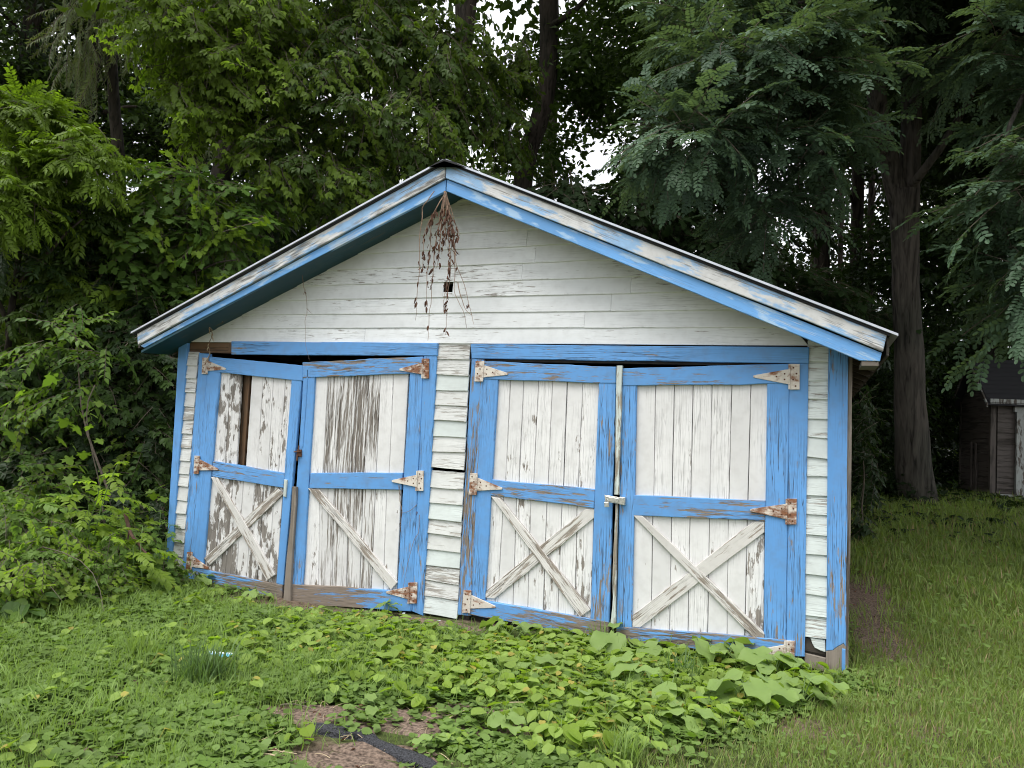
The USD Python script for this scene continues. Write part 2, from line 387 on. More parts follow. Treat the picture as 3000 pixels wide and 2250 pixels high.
leaf_mat('leaf_ivy', (0.125, 0.225, 0.056), tmix=.3, var=.25)
leaf_mat('grass_lawn', (0.17, 0.28, 0.078), tmix=.35, var=.35, hue=.03)
leaf_mat('grass_long', (0.165, 0.28, 0.075), tmix=.35, var=.25)
leaf_mat('grass_dark', (0.085, 0.165, 0.055), tmix=.3, var=.3)
leaf_mat('grass_dry', (0.30, 0.27, 0.13), tmix=.2, var=.35, hue=.03)
leaf_mat('grass_shade', (0.075, 0.125, 0.035), tmix=.3, var=.3)
leaf_mat('leaf_dry', (0.145, 0.088, 0.055), (0.22, 0.10, 0.05), tmix=.2, var=.4, rough=.7, spec=.15)
leaf_mat('leaf_litter', (0.27, 0.18, 0.09), (0.3, 0.2, 0.1), tmix=.1, var=.5, rough=.8, spec=.1, hue=.04)

# the ground's look: soil and moss under the plants, bare earth along the right wall, leaf mould beneath the trees
_n = {'g': ('geometry', {}), 'n1': ('noise_texture', {'scale': 1.1, 'detail': 6.0, 'roughness': .6}), 'n2': ('noise_texture', {'scale': 26.0, 'detail': 6.0, 'roughness': .7}),
      'n3': ('noise_texture', {'scale': 170.0, 'detail': 3.0}),
      'soil': ('rgb_ramp', {'ramp': [(.3, (.045, .032, .022)), (.5, (.125, .092, .066)), (.68, (.20, .155, .115))]}),
      'moss': ('rgb_ramp', {'ramp': [(.3, (.028, .040, .012)), (.6, (.075, .095, .03)), (.8, (.12, .12, .05))]}),
      'k': ('map_range', {'range_type': 'smoothstep', 'from_min': .44, 'from_max': .56, 'clamp': True}), 'x': ('mix', {}),
      'a': ('math', {'math_type': 'multiply_add', 'value2': .5}), 'b': ('bump', {'strength': 1.0, 'distance': .02}), 'p': ('principled_bsdf', {'roughness': .95, 'specular_ior_level': .1})}
MATS['ground'] = usdkit.material(stage, '/World/Looks/ground', _n, [('g.position', 'n1.vector'), ('g.position', 'n2.vector'), ('g.position', 'n3.vector'), ('n2.fac', 'soil.fac'), ('n2.fac', 'moss.fac'),
                                 ('n1.fac', 'k.value'), ('k.result', 'x.fac'), ('soil.color', 'x.color1'), ('moss.color', 'x.color2'), ('x.color', 'p.base_color'),
                                 ('n3.fac', 'a.value1'), ('n2.fac', 'a.value3'), ('a.value', 'b.height'), ('b.normal', 'p.normal')], surface='p.BSDF')
simple('bare_soil', (0.12, 0.088, 0.068), .95, spec=.1, scale=55, var=.65, bump=.012)

# ------------------------------------------------------------------ ground
_gx = np.unique(np.r_[np.linspace(-220, -30, 12), np.linspace(-30, -7, 24), np.linspace(-7, 9, 110), np.linspace(9, 30, 22), np.linspace(30, 220, 12)])
_gy = np.unique(np.r_[np.linspace(-160, -12, 14), np.linspace(-12, -4.5, 20), np.linspace(-4.5, 8, 100), np.linspace(8, 30, 24), np.linspace(30, 240, 14)])
GX, GY = np.meshgrid(_gx, _gy, indexing='ij')
gv = np.stack([GX, GY, gz(GX, GY)], -1).reshape(-1, 3)
_i, _j = np.meshgrid(np.arange(len(_gx) - 1), np.arange(len(_gy) - 1), indexing='ij')
_q = _i * len(_gy) + _j
gf = np.stack([_q, _q + len(_gy), _q + len(_gy) + 1, _q + 1], -1).reshape(-1, 4)
put('/World', 'ground', (gv, np.vstack([gf[:, [0, 1, 2]], gf[:, [0, 2, 3]]])), 'ground', smooth=True, kind='structure')


def patch(name, cx, cy, rx, ry, mat, lift, rot=0.0, seed=0, kind='structure', edge=.25):
    """A thin irregular sheet lying on the ground."""
    n, rings = 40, 5
    a = np.arange(n) * 2 * np.pi / n
    w = 1 + edge * (meshkit.fbm(np.stack([np.cos(a) * 2.2 + seed, np.sin(a) * 2.2, a * 0], -1), 3, seed) - .5) * 2
    vs = [[cx, cy]]
    for k in range(1, rings + 1):
        lx, ly = rx * w * np.cos(a) * k / rings, ry * w * np.sin(a) * k / rings
        vs += list(np.stack([cx + lx * math.cos(rot) - ly * math.sin(rot), cy + lx * math.sin(rot) + ly * math.cos(rot)], 1))
    vs = np.array(vs)
    rr = np.r_[0, np.repeat(np.arange(1, rings + 1) / rings, n)]
    z = gz(vs[:, 0], vs[:, 1]) + lift * np.minimum(1, (1 - rr) * 4) + 0.004 - .02 * (rr > .99)
    k = np.arange(n); k1 = (k + 1) % n
    f = [np.stack([0 * k, 1 + k, 1 + k1], 1)]
    for r in range(rings - 1):
        o = 1 + r * n
        f += [np.stack([o + k, o + n + k, o + n + k1], 1), np.stack([o + k, o + n + k1, o + k1], 1)]
    return put('/World', name, (np.c_[vs, z], np.vstack(f)), mat, smooth=True, kind=kind)

DOORS = {'LL': {'stile': [[(-2.643, 2.107), (-2.49, 1.954), (-2.532, 0.102), (-2.685, 0.104)], [(-1.645, 2.004), (-1.53, 2.039), (-1.593, 0.047), (-1.671, 0.052)]], 'rail': [[(-2.624, 2.107), (-1.53, 2.038), (-1.519, 1.897), (-2.611, 1.963)], [(-2.501, 1.105), (-1.649, 1.05), (-1.661, 0.915), (-2.498, 0.961)], [(-2.77, 0.089), (-1.596, 0.047), (-1.591, -0.077), (-2.766, -0.034)]], 'up': [((-2.517, 1.951), (-2.385, 1.944), (-2.372, 1.083), (-2.523, 1.09)), ((-2.385, 1.944), (-2.248, 1.936), (-2.231, 1.076), (-2.372, 1.083)), ((-2.248, 1.936), (-2.125, 1.929), (-2.125, 1.071), (-2.231, 1.076)), ((-2.125, 1.929), (-1.992, 1.921), (-1.992, 1.064), (-2.125, 1.071)), ((-1.992, 1.921), (-1.872, 1.914), (-1.861, 1.058), (-1.992, 1.064)), ((-1.872, 1.914), (-1.73, 1.906), (-1.743, 1.052), (-1.861, 1.058)), ((-1.73, 1.906), (-1.651, 1.901), (-1.655, 1.048), (-1.743, 1.052))], 'lo': [((-2.531, 0.951), (-2.397, 0.945), (-2.41, 0.102), (-2.549, 0.112)), ((-2.397, 0.945), (-2.261, 0.939), (-2.28, 0.093), (-2.41, 0.102)), ((-2.261, 0.939), (-2.138, 0.933), (-2.15, 0.084), (-2.28, 0.093)), ((-2.138, 0.933), (-2.005, 0.927), (-2.029, 0.075), (-2.15, 0.084)), ((-2.005, 0.927), (-1.897, 0.922), (-1.904, 0.066), (-2.029, 0.075)), ((-1.897, 0.922), (-1.779, 0.916), (-1.779, 0.057), (-1.904, 0.066)), ((-1.779, 0.916), (-1.681, 0.912), (-1.681, 0.05), (-1.779, 0.057))], 'brace': [[(-2.513, 0.952), (-2.428, 0.952), (-1.691, 0.128), (-1.778, 0.062)], [(-1.731, 0.913), (-1.658, 0.859), (-2.459, 0.124), (-2.539, 0.179)]], 'hinge': [[(-2.712, 2.095), (-2.642, 2.096), (-2.638, 1.936), (-2.705, 1.935), (-2.415, 1.99)], [(-2.722, 1.143), (-2.661, 1.147), (-2.66, 0.973), (-2.719, 0.969), (-2.425, 1.032)], [(-2.729, 0.221), (-2.665, 0.228), (-2.662, 0.053), (-2.728, 0.05), (-2.459, 0.1)]]}, 'LR': {'stile': [[(-1.521, 2.007), (-1.392, 2.009), (-1.383, 0.073), (-1.507, 0.058)], [(-0.412, 1.987), (-0.289, 2.135), (-0.267, -0.008), (-0.417, 0.136)]], 'rail': [[(-1.532, 2.067), (-0.291, 2.134), (-0.282, 1.994), (-1.521, 1.926)], [(-1.372, 1.069), (-0.429, 1.136), (-0.434, 0.991), (-1.377, 0.933)], [(-1.512, 0.066), (-0.276, 0.154), (-0.276, -0.009), (-1.503, -0.106)]], 'up': [((-1.409, 1.932), (-1.266, 1.938), (-1.257, 1.081), (-1.395, 1.072)), ((-1.266, 1.938), (-1.112, 1.945), (-1.12, 1.09), (-1.257, 1.081)), ((-1.112, 1.945), (-0.961, 1.952), (-0.965, 1.099), (-1.12, 1.09)), ((-0.961, 1.952), (-0.833, 1.957), (-0.827, 1.108), (-0.965, 1.099)), ((-0.833, 1.957), (-0.718, 1.962), (-0.702, 1.116), (-0.827, 1.108)), ((-0.718, 1.962), (-0.584, 1.968), (-0.573, 1.124), (-0.702, 1.116)), ((-0.584, 1.968), (-0.437, 1.975), (-0.433, 1.133), (-0.573, 1.124))], 'lo': [((-1.402, 0.926), (-1.28, 0.934), (-1.227, 0.087), (-1.392, 0.077)), ((-1.28, 0.934), (-1.127, 0.944), (-1.086, 0.096), (-1.227, 0.087)), ((-1.127, 0.944), (-0.976, 0.954), (-0.937, 0.105), (-1.086, 0.096)), ((-0.976, 0.954), (-0.828, 0.963), (-0.8, 0.114), (-0.937, 0.105)), ((-0.828, 0.963), (-0.703, 0.971), (-0.686, 0.121), (-0.8, 0.114)), ((-0.703, 0.971), (-0.59, 0.979), (-0.564, 0.128), (-0.686, 0.121)), ((-0.59, 0.979), (-0.448, 0.988), (-0.435, 0.136), (-0.564, 0.128))], 'brace': [[(-1.391, 0.932), (-1.266, 0.927), (-0.421, 0.211), (-0.477, 0.142)]], 'hinge': [[(-0.286, 2.116), (-0.23, 2.117), (-0.222, 1.949), (-0.279, 1.947), (-0.507, 2.019)], [(-0.278, 1.164), (-0.223, 1.168), (-0.216, 0.999), (-0.277, 0.994), (-0.519, 1.06)], [(-0.295, 0.228), (-0.225, 0.237), (-0.222, 0.064), (-0.292, 0.055), (-0.513, 0.12)]]}, 'RL': {'stile': [[(0.265, 2.103), (0.411, 1.965), (0.394, 0.171), (0.272, 0.174)], [(1.262, 1.984), (1.397, 1.988), (1.423, 0.124), (1.276, 0.135)]], 'rail': [[(0.281, 2.103), (1.394, 2.075), (1.399, 1.947), (0.289, 1.955)], [(0.404, 1.14), (1.27, 1.126), (1.265, 0.981), (0.398, 1.011)], [(0.26, 0.172), (1.421, 0.142), (1.426, 0.011), (0.253, 0.039)]], 'up': [((0.398, 1.947), (0.515, 1.947), (0.513, 1.124), (0.392, 1.125)), ((0.515, 1.947), (0.629, 1.947), (0.63, 1.124), (0.513, 1.124)), ((0.629, 1.947), (0.757, 1.947), (0.756, 1.123), (0.63, 1.124)), ((0.757, 1.947), (0.876, 1.946), (0.878, 1.122), (0.756, 1.123)), ((0.876, 1.946), (0.998, 1.946), (1.006, 1.122), (0.878, 1.122)), ((0.998, 1.946), (1.127, 1.946), (1.126, 1.121), (1.006, 1.122)), ((1.127, 1.946), (1.261, 1.945), (1.267, 1.121), (1.126, 1.121))], 'lo': [((0.388, 0.999), (0.503, 0.997), (0.496, 0.166), (0.382, 0.17)), ((0.503, 0.997), (0.617, 0.994), (0.63, 0.16), (0.496, 0.166)), ((0.617, 0.994), (0.739, 0.991), (0.757, 0.155), (0.63, 0.16)), ((0.739, 0.991), (0.875, 0.987), (0.885, 0.149), (0.757, 0.155)), ((0.875, 0.987), (1.001, 0.984), (1.008, 0.144), (0.885, 0.149)), ((1.001, 0.984), (1.123, 0.981), (1.147, 0.138), (1.008, 0.144)), ((1.123, 0.981), (1.26, 0.978), (1.274, 0.133), (1.147, 0.138))], 'brace': [[(0.401, 1.002), (0.486, 0.994), (1.273, 0.21), (1.194, 0.142)], [(1.194, 0.969), (1.269, 0.972), (1.268, 0.905), (0.472, 0.188), (0.389, 0.185), (0.391, 0.234)]], 'hinge': [[(0.207, 2.102), (0.28, 2.103), (0.276, 1.934), (0.206, 1.933), (0.498, 2.001)], [(0.208, 1.177), (0.272, 1.181), (0.271, 1.004), (0.207, 1.003), (0.498, 1.073)], [(0.205, 0.226), (0.268, 0.234), (0.266, 0.053), (0.203, 0.045), (0.491, 0.131)]]}, 'RR': {'stile': [[(1.449, 1.989), (1.561, 1.991), (1.595, 0.121), (1.48, 0.111)], [(2.504, 1.978), (2.65, 2.113), (2.681, 0.076), (2.532, 0.17)]], 'rail': [[(1.448, 2.065), (2.652, 2.117), (2.656, 1.974), (1.452, 1.932)], [(1.572, 1.105), (2.516, 1.141), (2.517, 0.997), (1.572, 0.954)], [(1.482, 0.115), (2.681, 0.197), (2.685, 0.073), (1.481, 0.006)]], 'up': [((1.553, 1.929), (1.701, 1.935), (1.719, 1.101), (1.575, 1.094)), ((1.701, 1.935), (1.841, 1.94), (1.856, 1.108), (1.719, 1.101)), ((1.841, 1.94), (1.979, 1.944), (1.993, 1.115), (1.856, 1.108)), ((1.979, 1.944), (2.116, 1.949), (2.129, 1.121), (1.993, 1.115)), ((2.116, 1.949), (2.258, 1.954), (2.264, 1.128), (2.129, 1.121)), ((2.258, 1.954), (2.39, 1.959), (2.395, 1.134), (2.264, 1.128)), ((2.39, 1.959), (2.507, 1.963), (2.519, 1.14), (2.395, 1.134))], 'lo': [((1.571, 0.948), (1.716, 0.955), (1.736, 0.125), (1.59, 0.116)), ((1.716, 0.955), (1.857, 0.962), (1.874, 0.133), (1.736, 0.125)), ((1.857, 0.962), (1.991, 0.969), (2.007, 0.142), (1.874, 0.133)), ((1.991, 0.969), (2.131, 0.975), (2.147, 0.15), (2.007, 0.142)), ((2.131, 0.975), (2.264, 0.982), (2.283, 0.158), (2.147, 0.15)), ((2.264, 0.982), (2.395, 0.988), (2.404, 0.166), (2.283, 0.158)), ((2.395, 0.988), (2.516, 0.994), (2.532, 0.174), (2.404, 0.166))], 'brace': [[(1.572, 0.954), (1.644, 0.957), (2.543, 0.214), (2.544, 0.178), (2.475, 0.166)], [(2.442, 0.99), (2.514, 0.993), (2.515, 0.918), (1.656, 0.129), (1.599, 0.125), (1.595, 0.211)]], 'hinge': [[(2.653, 2.116), (2.718, 2.117), (2.722, 1.937), (2.657, 1.935), (2.411, 2.022)], [(2.661, 1.167), (2.724, 1.172), (2.726, 0.995), (2.663, 0.989), (2.419, 1.067)], [(2.677, 0.19), (2.737, 0.196), (2.739, 0.055), (2.678, 0.048), (2.442, 0.076)]]}}
FAC = {'corner': [[(-3.036, 2.327), (-2.922, 2.327), (-2.927, 0.061), (-2.995, 0.054)], [(2.902, 2.269), (3.03, 2.204), (3.064, 0.03), (2.939, 0.009)]], 'header': [[(-2.375, 2.258), (-0.16, 2.251), (-0.158, 2.143), (-2.364, 2.131)], [(0.15, 2.242), (2.777, 2.238), (2.777, 2.122), (0.167, 2.125)]], 'jamb': [[(-2.77, 2.142), (-2.645, 2.135), (-2.672, -0.027), (-2.785, -0.031)], [(-0.287, 2.142), (-0.163, 2.141), (-0.161, -0.032), (-0.266, -0.009)], [(0.164, 2.126), (0.279, 2.115), (0.271, 0.025), (0.159, 0.021)], [(2.65, 2.12), (2.775, 2.122), (2.803, 0.097), (2.684, 0.085)]], 'strip_left': [[(-2.942, 2.143), (-2.797, 2.144), (-2.805, -0.028), (-2.949, -0.006)], [2.144, 2.016, 1.884, 1.752, 1.611, 1.479, 1.343, 1.208, 1.081, 0.957, 0.837, 0.698, 0.568, 0.429, 0.294, 0.155, 0.003]], 'strip_mid': [[(-0.181, 2.245), (0.132, 2.243), (0.146, -0.015), (-0.18, -0.003)], [2.244, 2.113, 1.98, 1.853, 1.723, 1.592, 1.46, 1.334, 1.2, 1.166, 1.034, 0.901, 0.769, 0.647, 0.517, 0.383, 0.256, 0.128, -0.019]], 'strip_right': [[(2.77, 2.289), (2.902, 2.273), (2.941, 0.005), (2.804, 0.055)], [2.281, 2.139, 2.002, 1.866, 1.733, 1.598, 1.464, 1.334, 1.2, 1.066, 0.932, 0.797, 0.655, 0.518, 0.373, 0.229, 0.138, 0.003]], 'gable_rows': [2.25, 2.38, 2.509, 2.646, 2.778, 2.915, 3.054, 3.193, 3.33, 3.469, 3.576], 'astragal': [[(1.406, 2.082), (1.45, 2.083), (1.464, 1.102), (1.428, 1.099)], [(1.44, 1.025), (1.456, 1.026), (1.479, 0.139), (1.44, 0.133)]], 'prop': [[(-1.537, 0.937), (-1.494, 0.937), (-1.477, -0.089), (-1.562, -0.09)]], 'lath': [[(-1.645, 0.992), (-1.612, 0.99), (-1.616, 0.837), (-1.644, 0.839)]], 'hasp': [(1.356, 1.093), (1.503, 1.082), (1.501, 1.032), (1.365, 1.042)], 'latch': [[(-1.51, 1.295), (-1.469, 1.297), (-1.478, 1.185), (-1.546, 1.181)]], 'gap_brown': [(-2.275, 1.939), (-2.157, 1.942), (-2.163, 1.082), (-2.265, 1.076)], 'lintel': [(-2.967, 2.26), (-2.399, 2.262), (-2.389, 2.145), (-2.957, 2.149)], 'vent': [(-0.144, 2.765), (-0.056, 2.763), (-0.055, 2.691), (-0.139, 2.689)], 'bare_post': [(2.936, 0.187), (3.06, 0.198)]}


# ------------------------------------------------------------------ the garage
G = thing('garage', 'weathered two-bay wooden garage with peeling white and blue paint and crossed-brace doors', 'garage')
RZ, RS = 3.675, 0.43                                               # ridge height at the top of the rake boards, slope
rg = np.random.default_rng(5)


def W(parent, name, poly, yf, th, mat, wear=0.0, label=None, **k):
    k.setdefault('seed', counts.get('board', 0)); counts['board'] = counts.get('board', 0) + 1
    vf, uv = slab(poly, yf, th, **k)
    w = wear(vf[0]) if callable(wear) else wear
    return put(parent, name, vf, mat, uv=uv, wear=np.full(len(vf[0]), w) if np.ndim(w) == 0 else w, label=label)


def grow(quad, dx0=0.0, dx1=0.0):
    a, b, c, d = [np.array(q) for q in quad]
    return [a + [dx0, 0], b + [dx1, 0], c + [dx1, 0], d + [dx0, 0]]


# sheathing behind the boards, with the openings
from shapely.geometry import Polygon, box as sbox
hull = Polygon([(-3.0, -.15), (3.03, -.15), (3.03, 2.19), (0, 3.52), (-3.0, 2.21)])
for x0, x1, z0, z1 in ((-2.70, -.25, -.3, 2.19), (.24, 2.72, -.3, 2.18), (-.144, -.056, 2.69, 2.765), (-2.97, -2.36, 2.14, 2.25), (-.19, .14, 1.168, 1.198)):
    hull = hull.difference(sbox(x0, z0, x1, z1))
sh = trimesh.util.concatenate([trimesh.creation.extrude_polygon(g_, .025, engine='earcut') for g_ in getattr(hull, 'geoms', [hull])])
sv = np.array(sh.vertices)
sv = np.stack([sv[:, 0], .045 - sv[:, 2], sv[:, 1]], 1)            # y from .02 to .045
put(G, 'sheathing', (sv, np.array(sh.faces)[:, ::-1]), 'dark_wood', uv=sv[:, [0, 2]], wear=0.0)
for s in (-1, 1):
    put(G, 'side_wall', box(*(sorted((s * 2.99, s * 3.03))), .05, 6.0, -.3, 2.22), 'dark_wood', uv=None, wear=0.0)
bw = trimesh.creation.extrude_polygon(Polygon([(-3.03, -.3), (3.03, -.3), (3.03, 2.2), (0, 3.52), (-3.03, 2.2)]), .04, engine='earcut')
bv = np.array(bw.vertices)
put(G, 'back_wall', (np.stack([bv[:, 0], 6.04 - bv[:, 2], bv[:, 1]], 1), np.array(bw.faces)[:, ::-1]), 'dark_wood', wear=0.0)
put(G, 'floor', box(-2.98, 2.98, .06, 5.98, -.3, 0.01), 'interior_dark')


def side_board(s, z0, z1, y0=.03, y1=6.05, mat='bare_wood', seed=0):
    """One clapboard of a side wall, its foot standing out."""
    x = s * 3.032
    a = [(x + s * .004, z1 + .012), (x + s * .016, z0), (x, z0), (x, z1 + .012)]
    v = np.array([(p[0], y, p[1]) for y in (y0, y1) for p in a])
    f = [(0, 1, 5), (0, 5, 4), (1, 2, 6), (1, 6, 5), (3, 0, 4), (3, 4, 7), (0, 3, 2), (0, 2, 1), (4, 5, 6), (4, 6, 7)]
    r = np.random.default_rng(seed).uniform(-30, 30, 2)
    put(G, 'clapboard', (v, np.array(f)), mat, uv=np.stack([v[:, 1] + r[0], v[:, 2] + v[:, 0] + r[1]], 1), wear=.05)


for s in (-1, 1):
    for k in range(16):
        side_board(s, .06 + .133 * k, .06 + .133 * (k + 1) - .003, seed=k + 40 * s + 99)

# gable clapboards
rows = FAC['gable_rows']
joints = {1: [1.12], 2: [1.33], 3: [1.48], 4: [.57], 5: [.68], 6: [.6], 0: [-.9]}
for i in range(len(rows)):
    z0 = rows[i]; z1 = rows[i + 1] if i + 1 < len(rows) else 3.52
    lim = lambda z: max(0.02, (3.525 - z) / RS)
    xa, xb = (lambda z: -min(lim(z), 2.93)), (lambda z: min(lim(z), 2.772))
    cuts = [None] + joints.get(i, []) + [None]
    mat = 'white_clapboard'
    wr = {0: .03, 1: .03, 2: .0, 3: .05, 4: .055}.get(i, -.02)
    for k in range(len(cuts) - 1):
        l0, l1 = (xa(z0), xa(z1)) if cuts[k] is None else (cuts[k] + .0004, cuts[k] + .0004)
        r0, r1 = (xb(z0), xb(z1)) if cuts[k + 1] is None else (cuts[k + 1] - .0004, cuts[k + 1] - .0004)
        jz = float(rg.normal(0, .0015))
        if i == 3 and k == 0:                                        # the row with the square hole
            W(G, 'clapboard', [(l0, z0), (-.144, z0), (-.144, z1 + .01), (l1, z1 + .01)], -.004, .012, mat, wr, tilt=.012, rough=.0008, along=(1, 0))
            W(G, 'clapboard', [(-.056, z0), (r0, z0), (r1, z1 + .01), (-.056, z1 + .01)], -.004, .012, mat, wr, tilt=.012, rough=.0008, along=(1, 0))
            W(G, 'clapboard', [(-.1435, z0), (-.0565, z0), (-.0565, 2.690), (-.1435, 2.690)], -.013, .012, mat, .1, tilt=.003, along=(1, 0))
            continue
        W(G, 'clapboard', [(l0, z0 + jz + .001), (r0, z0 + jz + .001), (r1, z1 + .01), (l1, z1 + .01)], -.004, .012, mat, wr + float(rg.normal(0, .015)), tilt=.012, rough=.0012, along=(1, 0))


def strip(key, mats, skip=()):
    (tl, tr, br, bl), zs = FAC[key]
    e = lambda a, b, z: a[0] + (b[0] - a[0]) * (z - a[1]) / (b[1] - a[1])
    for i in range(len(zs) - 1):
        if i in skip:
            continue
        z1, z0 = zs[i], zs[i + 1]
        q = [(e(tl, bl, z0) - .004, z0 + .002 + rg.normal(0, .003)), (e(tr, br, z0) + .004, z0 + .002 + rg.normal(0, .003)), (e(tr, br, z1) + .004, z1 + .010), (e(tl, bl, z1) - .004, z1 + .010)]
        m = mats[i % len(mats)]
        low = max(0, (.5 - z0)) * .10
        W(G, 'clapboard', q, -.004 + rg.normal(0, .001), .012, m, float(rg.normal(0.0, .035) + low), tilt=.013 + abs(rg.normal(0, .003)), rough=.0022, along=(1, 0))


strip('strip_left', ['white_clapboard_flaking'])
strip('strip_mid', ['white_clapboard_flaking', 'white_clapboard_flaking', 'mint_clapboard'], skip=(8,))
strip('strip_right', ['mint_clapboard'], skip=(15, 16))
W(G, 'clapboard', [(2.835, .228), (2.93, .225), (2.935, .145), (2.905, .150), (2.865, .165), (2.85, .19)], -.010, .012, 'mint_clapboard', .0, tilt=.006, label='broken remnant of a clapboard at the foot of the right wall')
W(G, 'sill_board', [(2.80, .118), (2.938, .105), (2.941, .012), (2.805, .03)], -.012, .02, 'bare_wood', .0, rough=.002)
W(G, 'sill_board', [(2.80, .222), (2.938, .220), (2.938, .122), (2.80, .13)], .002, .015, 'dark_wood', .0)

# corner boards, headers, door posts
W(G, 'corner_board', FAC['corner'][0], -.032, .035, 'blue_paint_sound', -.03, rough=.002, ch=.004)
W(G, 'corner_board', [FAC['corner'][1][0], FAC['corner'][1][1], (3.062, .205), (3.045, .225), (3.01, .20), (2.98, .17), (2.938, .16)], -.032, .035, 'blue_paint', lambda v: .07 + .1 * np.clip(.8 - v[:, 2], 0, 1), rough=.002, ch=.004)
W(G, 'corner_board_foot', [(2.938, .158), (2.98, .168), (3.01, .198), (3.045, .223), (3.0615, .203), (3.064, .03), (2.939, -.06)], -.0305, .034, 'bare_wood', -.05, label='bare grey-brown foot of the right corner board, its paint gone')
W(G, 'corner_strip', [(3.036, .19), (3.058, .19), (3.06, .03), (3.038, .03)], -.036, .006, 'blue_paint', .0)
W(G, 'corner_return', [(3.032, 2.19), (3.058, 2.18), (3.082, -.02), (3.05, -.02)], -.004, .03, 'bare_wood', .0, rough=.004, ch=.004)
W(G, 'header', FAC['header'][0], -.034, .035, 'blue_paint', .02, rough=.0015, ch=.004)
W(G, 'header', FAC['header'][1], -.034, .035, 'blue_paint', .06, rough=.0015, ch=.004)
W(G, 'lintel', [(-2.965, 2.215), (-.25, 2.215), (-.25, 2.145), (-2.955, 2.145)], .012, .08, 'brown_wood', .0, rough=.003, label='rough brown lintel showing where a board has come off')
W(G, 'lintel', [(.24, 2.135), (2.72, 2.135), (2.72, 2.105), (.24, 2.105)], .012, .08, 'dark_wood', .0)
W(G, 'lintel_block', [(-2.43, 2.255), (-2.385, 2.255), (-2.385, 2.15), (-2.43, 2.15)], -.008, .03, 'brown_wood', .0)
W(G, 'lintel_block', [(-2.96, 2.255), (-2.44, 2.25), (-2.44, 2.20), (-2.96, 2.205)], .005, .03, 'brown_wood', -.05, rough=.004)
jm = ['blue_paint', 'blue_paint', 'blue_paint_worn', 'blue_paint']
jw = [.0, .05, .02, .05]
for k in range(4):
    W(G, 'door_post', FAC['jamb'][k], -.028, .045, jm[k], lambda v, w=jw[k]: w + .10 * np.clip(.5 - v[:, 2], 0, 1), rough=.0018, ch=.004)
W(G, 'stud', [(-2.272, 2.05), (-2.195, 2.05), (-2.2, -.05), (-2.268, -.05)], .05, .05, 'brown_wood', .0, label='brown inner stud seen through the gap of a missing plank')

# doors
DOORMAT = {'LL': ['white_plank_peeling'] * 9, 'LR': ['white_plank', 'white_plank_alligatored', 'white_plank_alligatored', 'white_plank_alligatored', 'white_plank_alligatored', 'white_plank', 'white_plank'],
           'RL': ['white_plank'] * 9, 'RR': ['white_plank'] * 9}
DLAB = {'LL': 'leftmost sagging door with a plank missing from its upper panel', 'LR': 'door with badly alligatored upper planks and a single diagonal brace',
        'RL': 'door with crossed braces that carries the padlocked hasp', 'RR': 'rightmost door, wider, with crossed braces and sound white planks'}
SW = {'LL': ('blue_paint_sound', .0), 'LR': ('blue_paint', .02), 'RL': ('blue_paint', .05), 'RR': ('blue_paint', .02)}
RW = {'LL': [('blue_paint_sound', .0), ('blue_paint_worn', -.06), ('blue_paint_worn', .02)], 'LR': [('blue_paint_worn', .0), ('blue_paint_worn', -.03), ('blue_paint_worn', .0)],
      'RL': [('blue_paint_worn', .0), ('blue_paint_worn', .02), ('blue_paint_worn', .0)], 'RR': [('blue_paint_worn', .0), ('blue_paint_worn', .03), ('blue_paint_worn', .03)]}


def hinge(door, pts, k):
    tl, tr, br, bl, tip = [np.array(q) for q in pts]
    vf, uv = slab([tl, tr, br, bl], -.041, .012, ch=.0015, seed=k)
    right = tip[0] > tl[0]
    e0, e1 = (tr, br) if right else (tl, bl)
    mid, h = (e0 + e1) / 2, np.linalg.norm(e0 - e1)
    up = (e0 - e1) / h
    d = 1 if right else -1
    a, b = mid + up * h * .30 + [d * .006, 0], mid - up * h * .30 + [d * .006, 0]
    n = (tip - mid) / np.linalg.norm(tip - mid); pr = np.array([-n[1], n[0]])
    tri, uv2 = slab([a, b, tip - pr * d * .008, tip + n * .004, tip + pr * d * .008], -.043, .010, ch=.0015, seed=k + 1)
    kn, sh_ = [], []
    t0, t1 = np.r_[e0 + [d * .003, 0], -.044], np.r_[e1 + [d * .003, 0], -.044]
    for s in range(5):
        q0, q1 = t0 + (t1 - t0) * (s / 5 + .006), t0 + (t1 - t0) * ((s + 1) / 5 - .006)
        kn.append(tube(np.array([[q0[0], q0[2], q0[1]], [q1[0], q1[2], q1[1]]]), .0075, 8))
    v, f = join([vf, tri] + kn)
    uvk = np.vstack([uv, uv2, *[np.stack([q[0][:, 0] * 1.0 + k, q[0][:, 2] + q[0][:, 1] + k * 3.1], 1) for q in kn]])
    put(door, 'hinge', (v, f), 'hinge_rust', uv=uv_fix(v, k), wear=float(np.random.default_rng(k).uniform(-.10, .10)))
    scr = []
    for q in [tl + (br - tl) * [.35, .15], tl + (br - tl) * [.65, .38], tl + (br - tl) * [.35, .62], tl + (br - tl) * [.6, .87], mid + n * .09, mid + n * .035 + pr * .02, mid + n * .035 - pr * .02]:
        c = trimesh.creation.icosphere(1, .0062)
        scr.append((np.array(c.vertices) * [1, .5, 1] + [q[0], -.0425, q[1]], np.array(c.faces)))
    put(door, 'screws', join(scr), 'rust', wear=0.0, kind='stuff')


def uv_fix(v, k):
    return np.stack([v[:, 0] + k * 1.37, v[:, 2] + v[:, 1] + k * 2.1], 1)


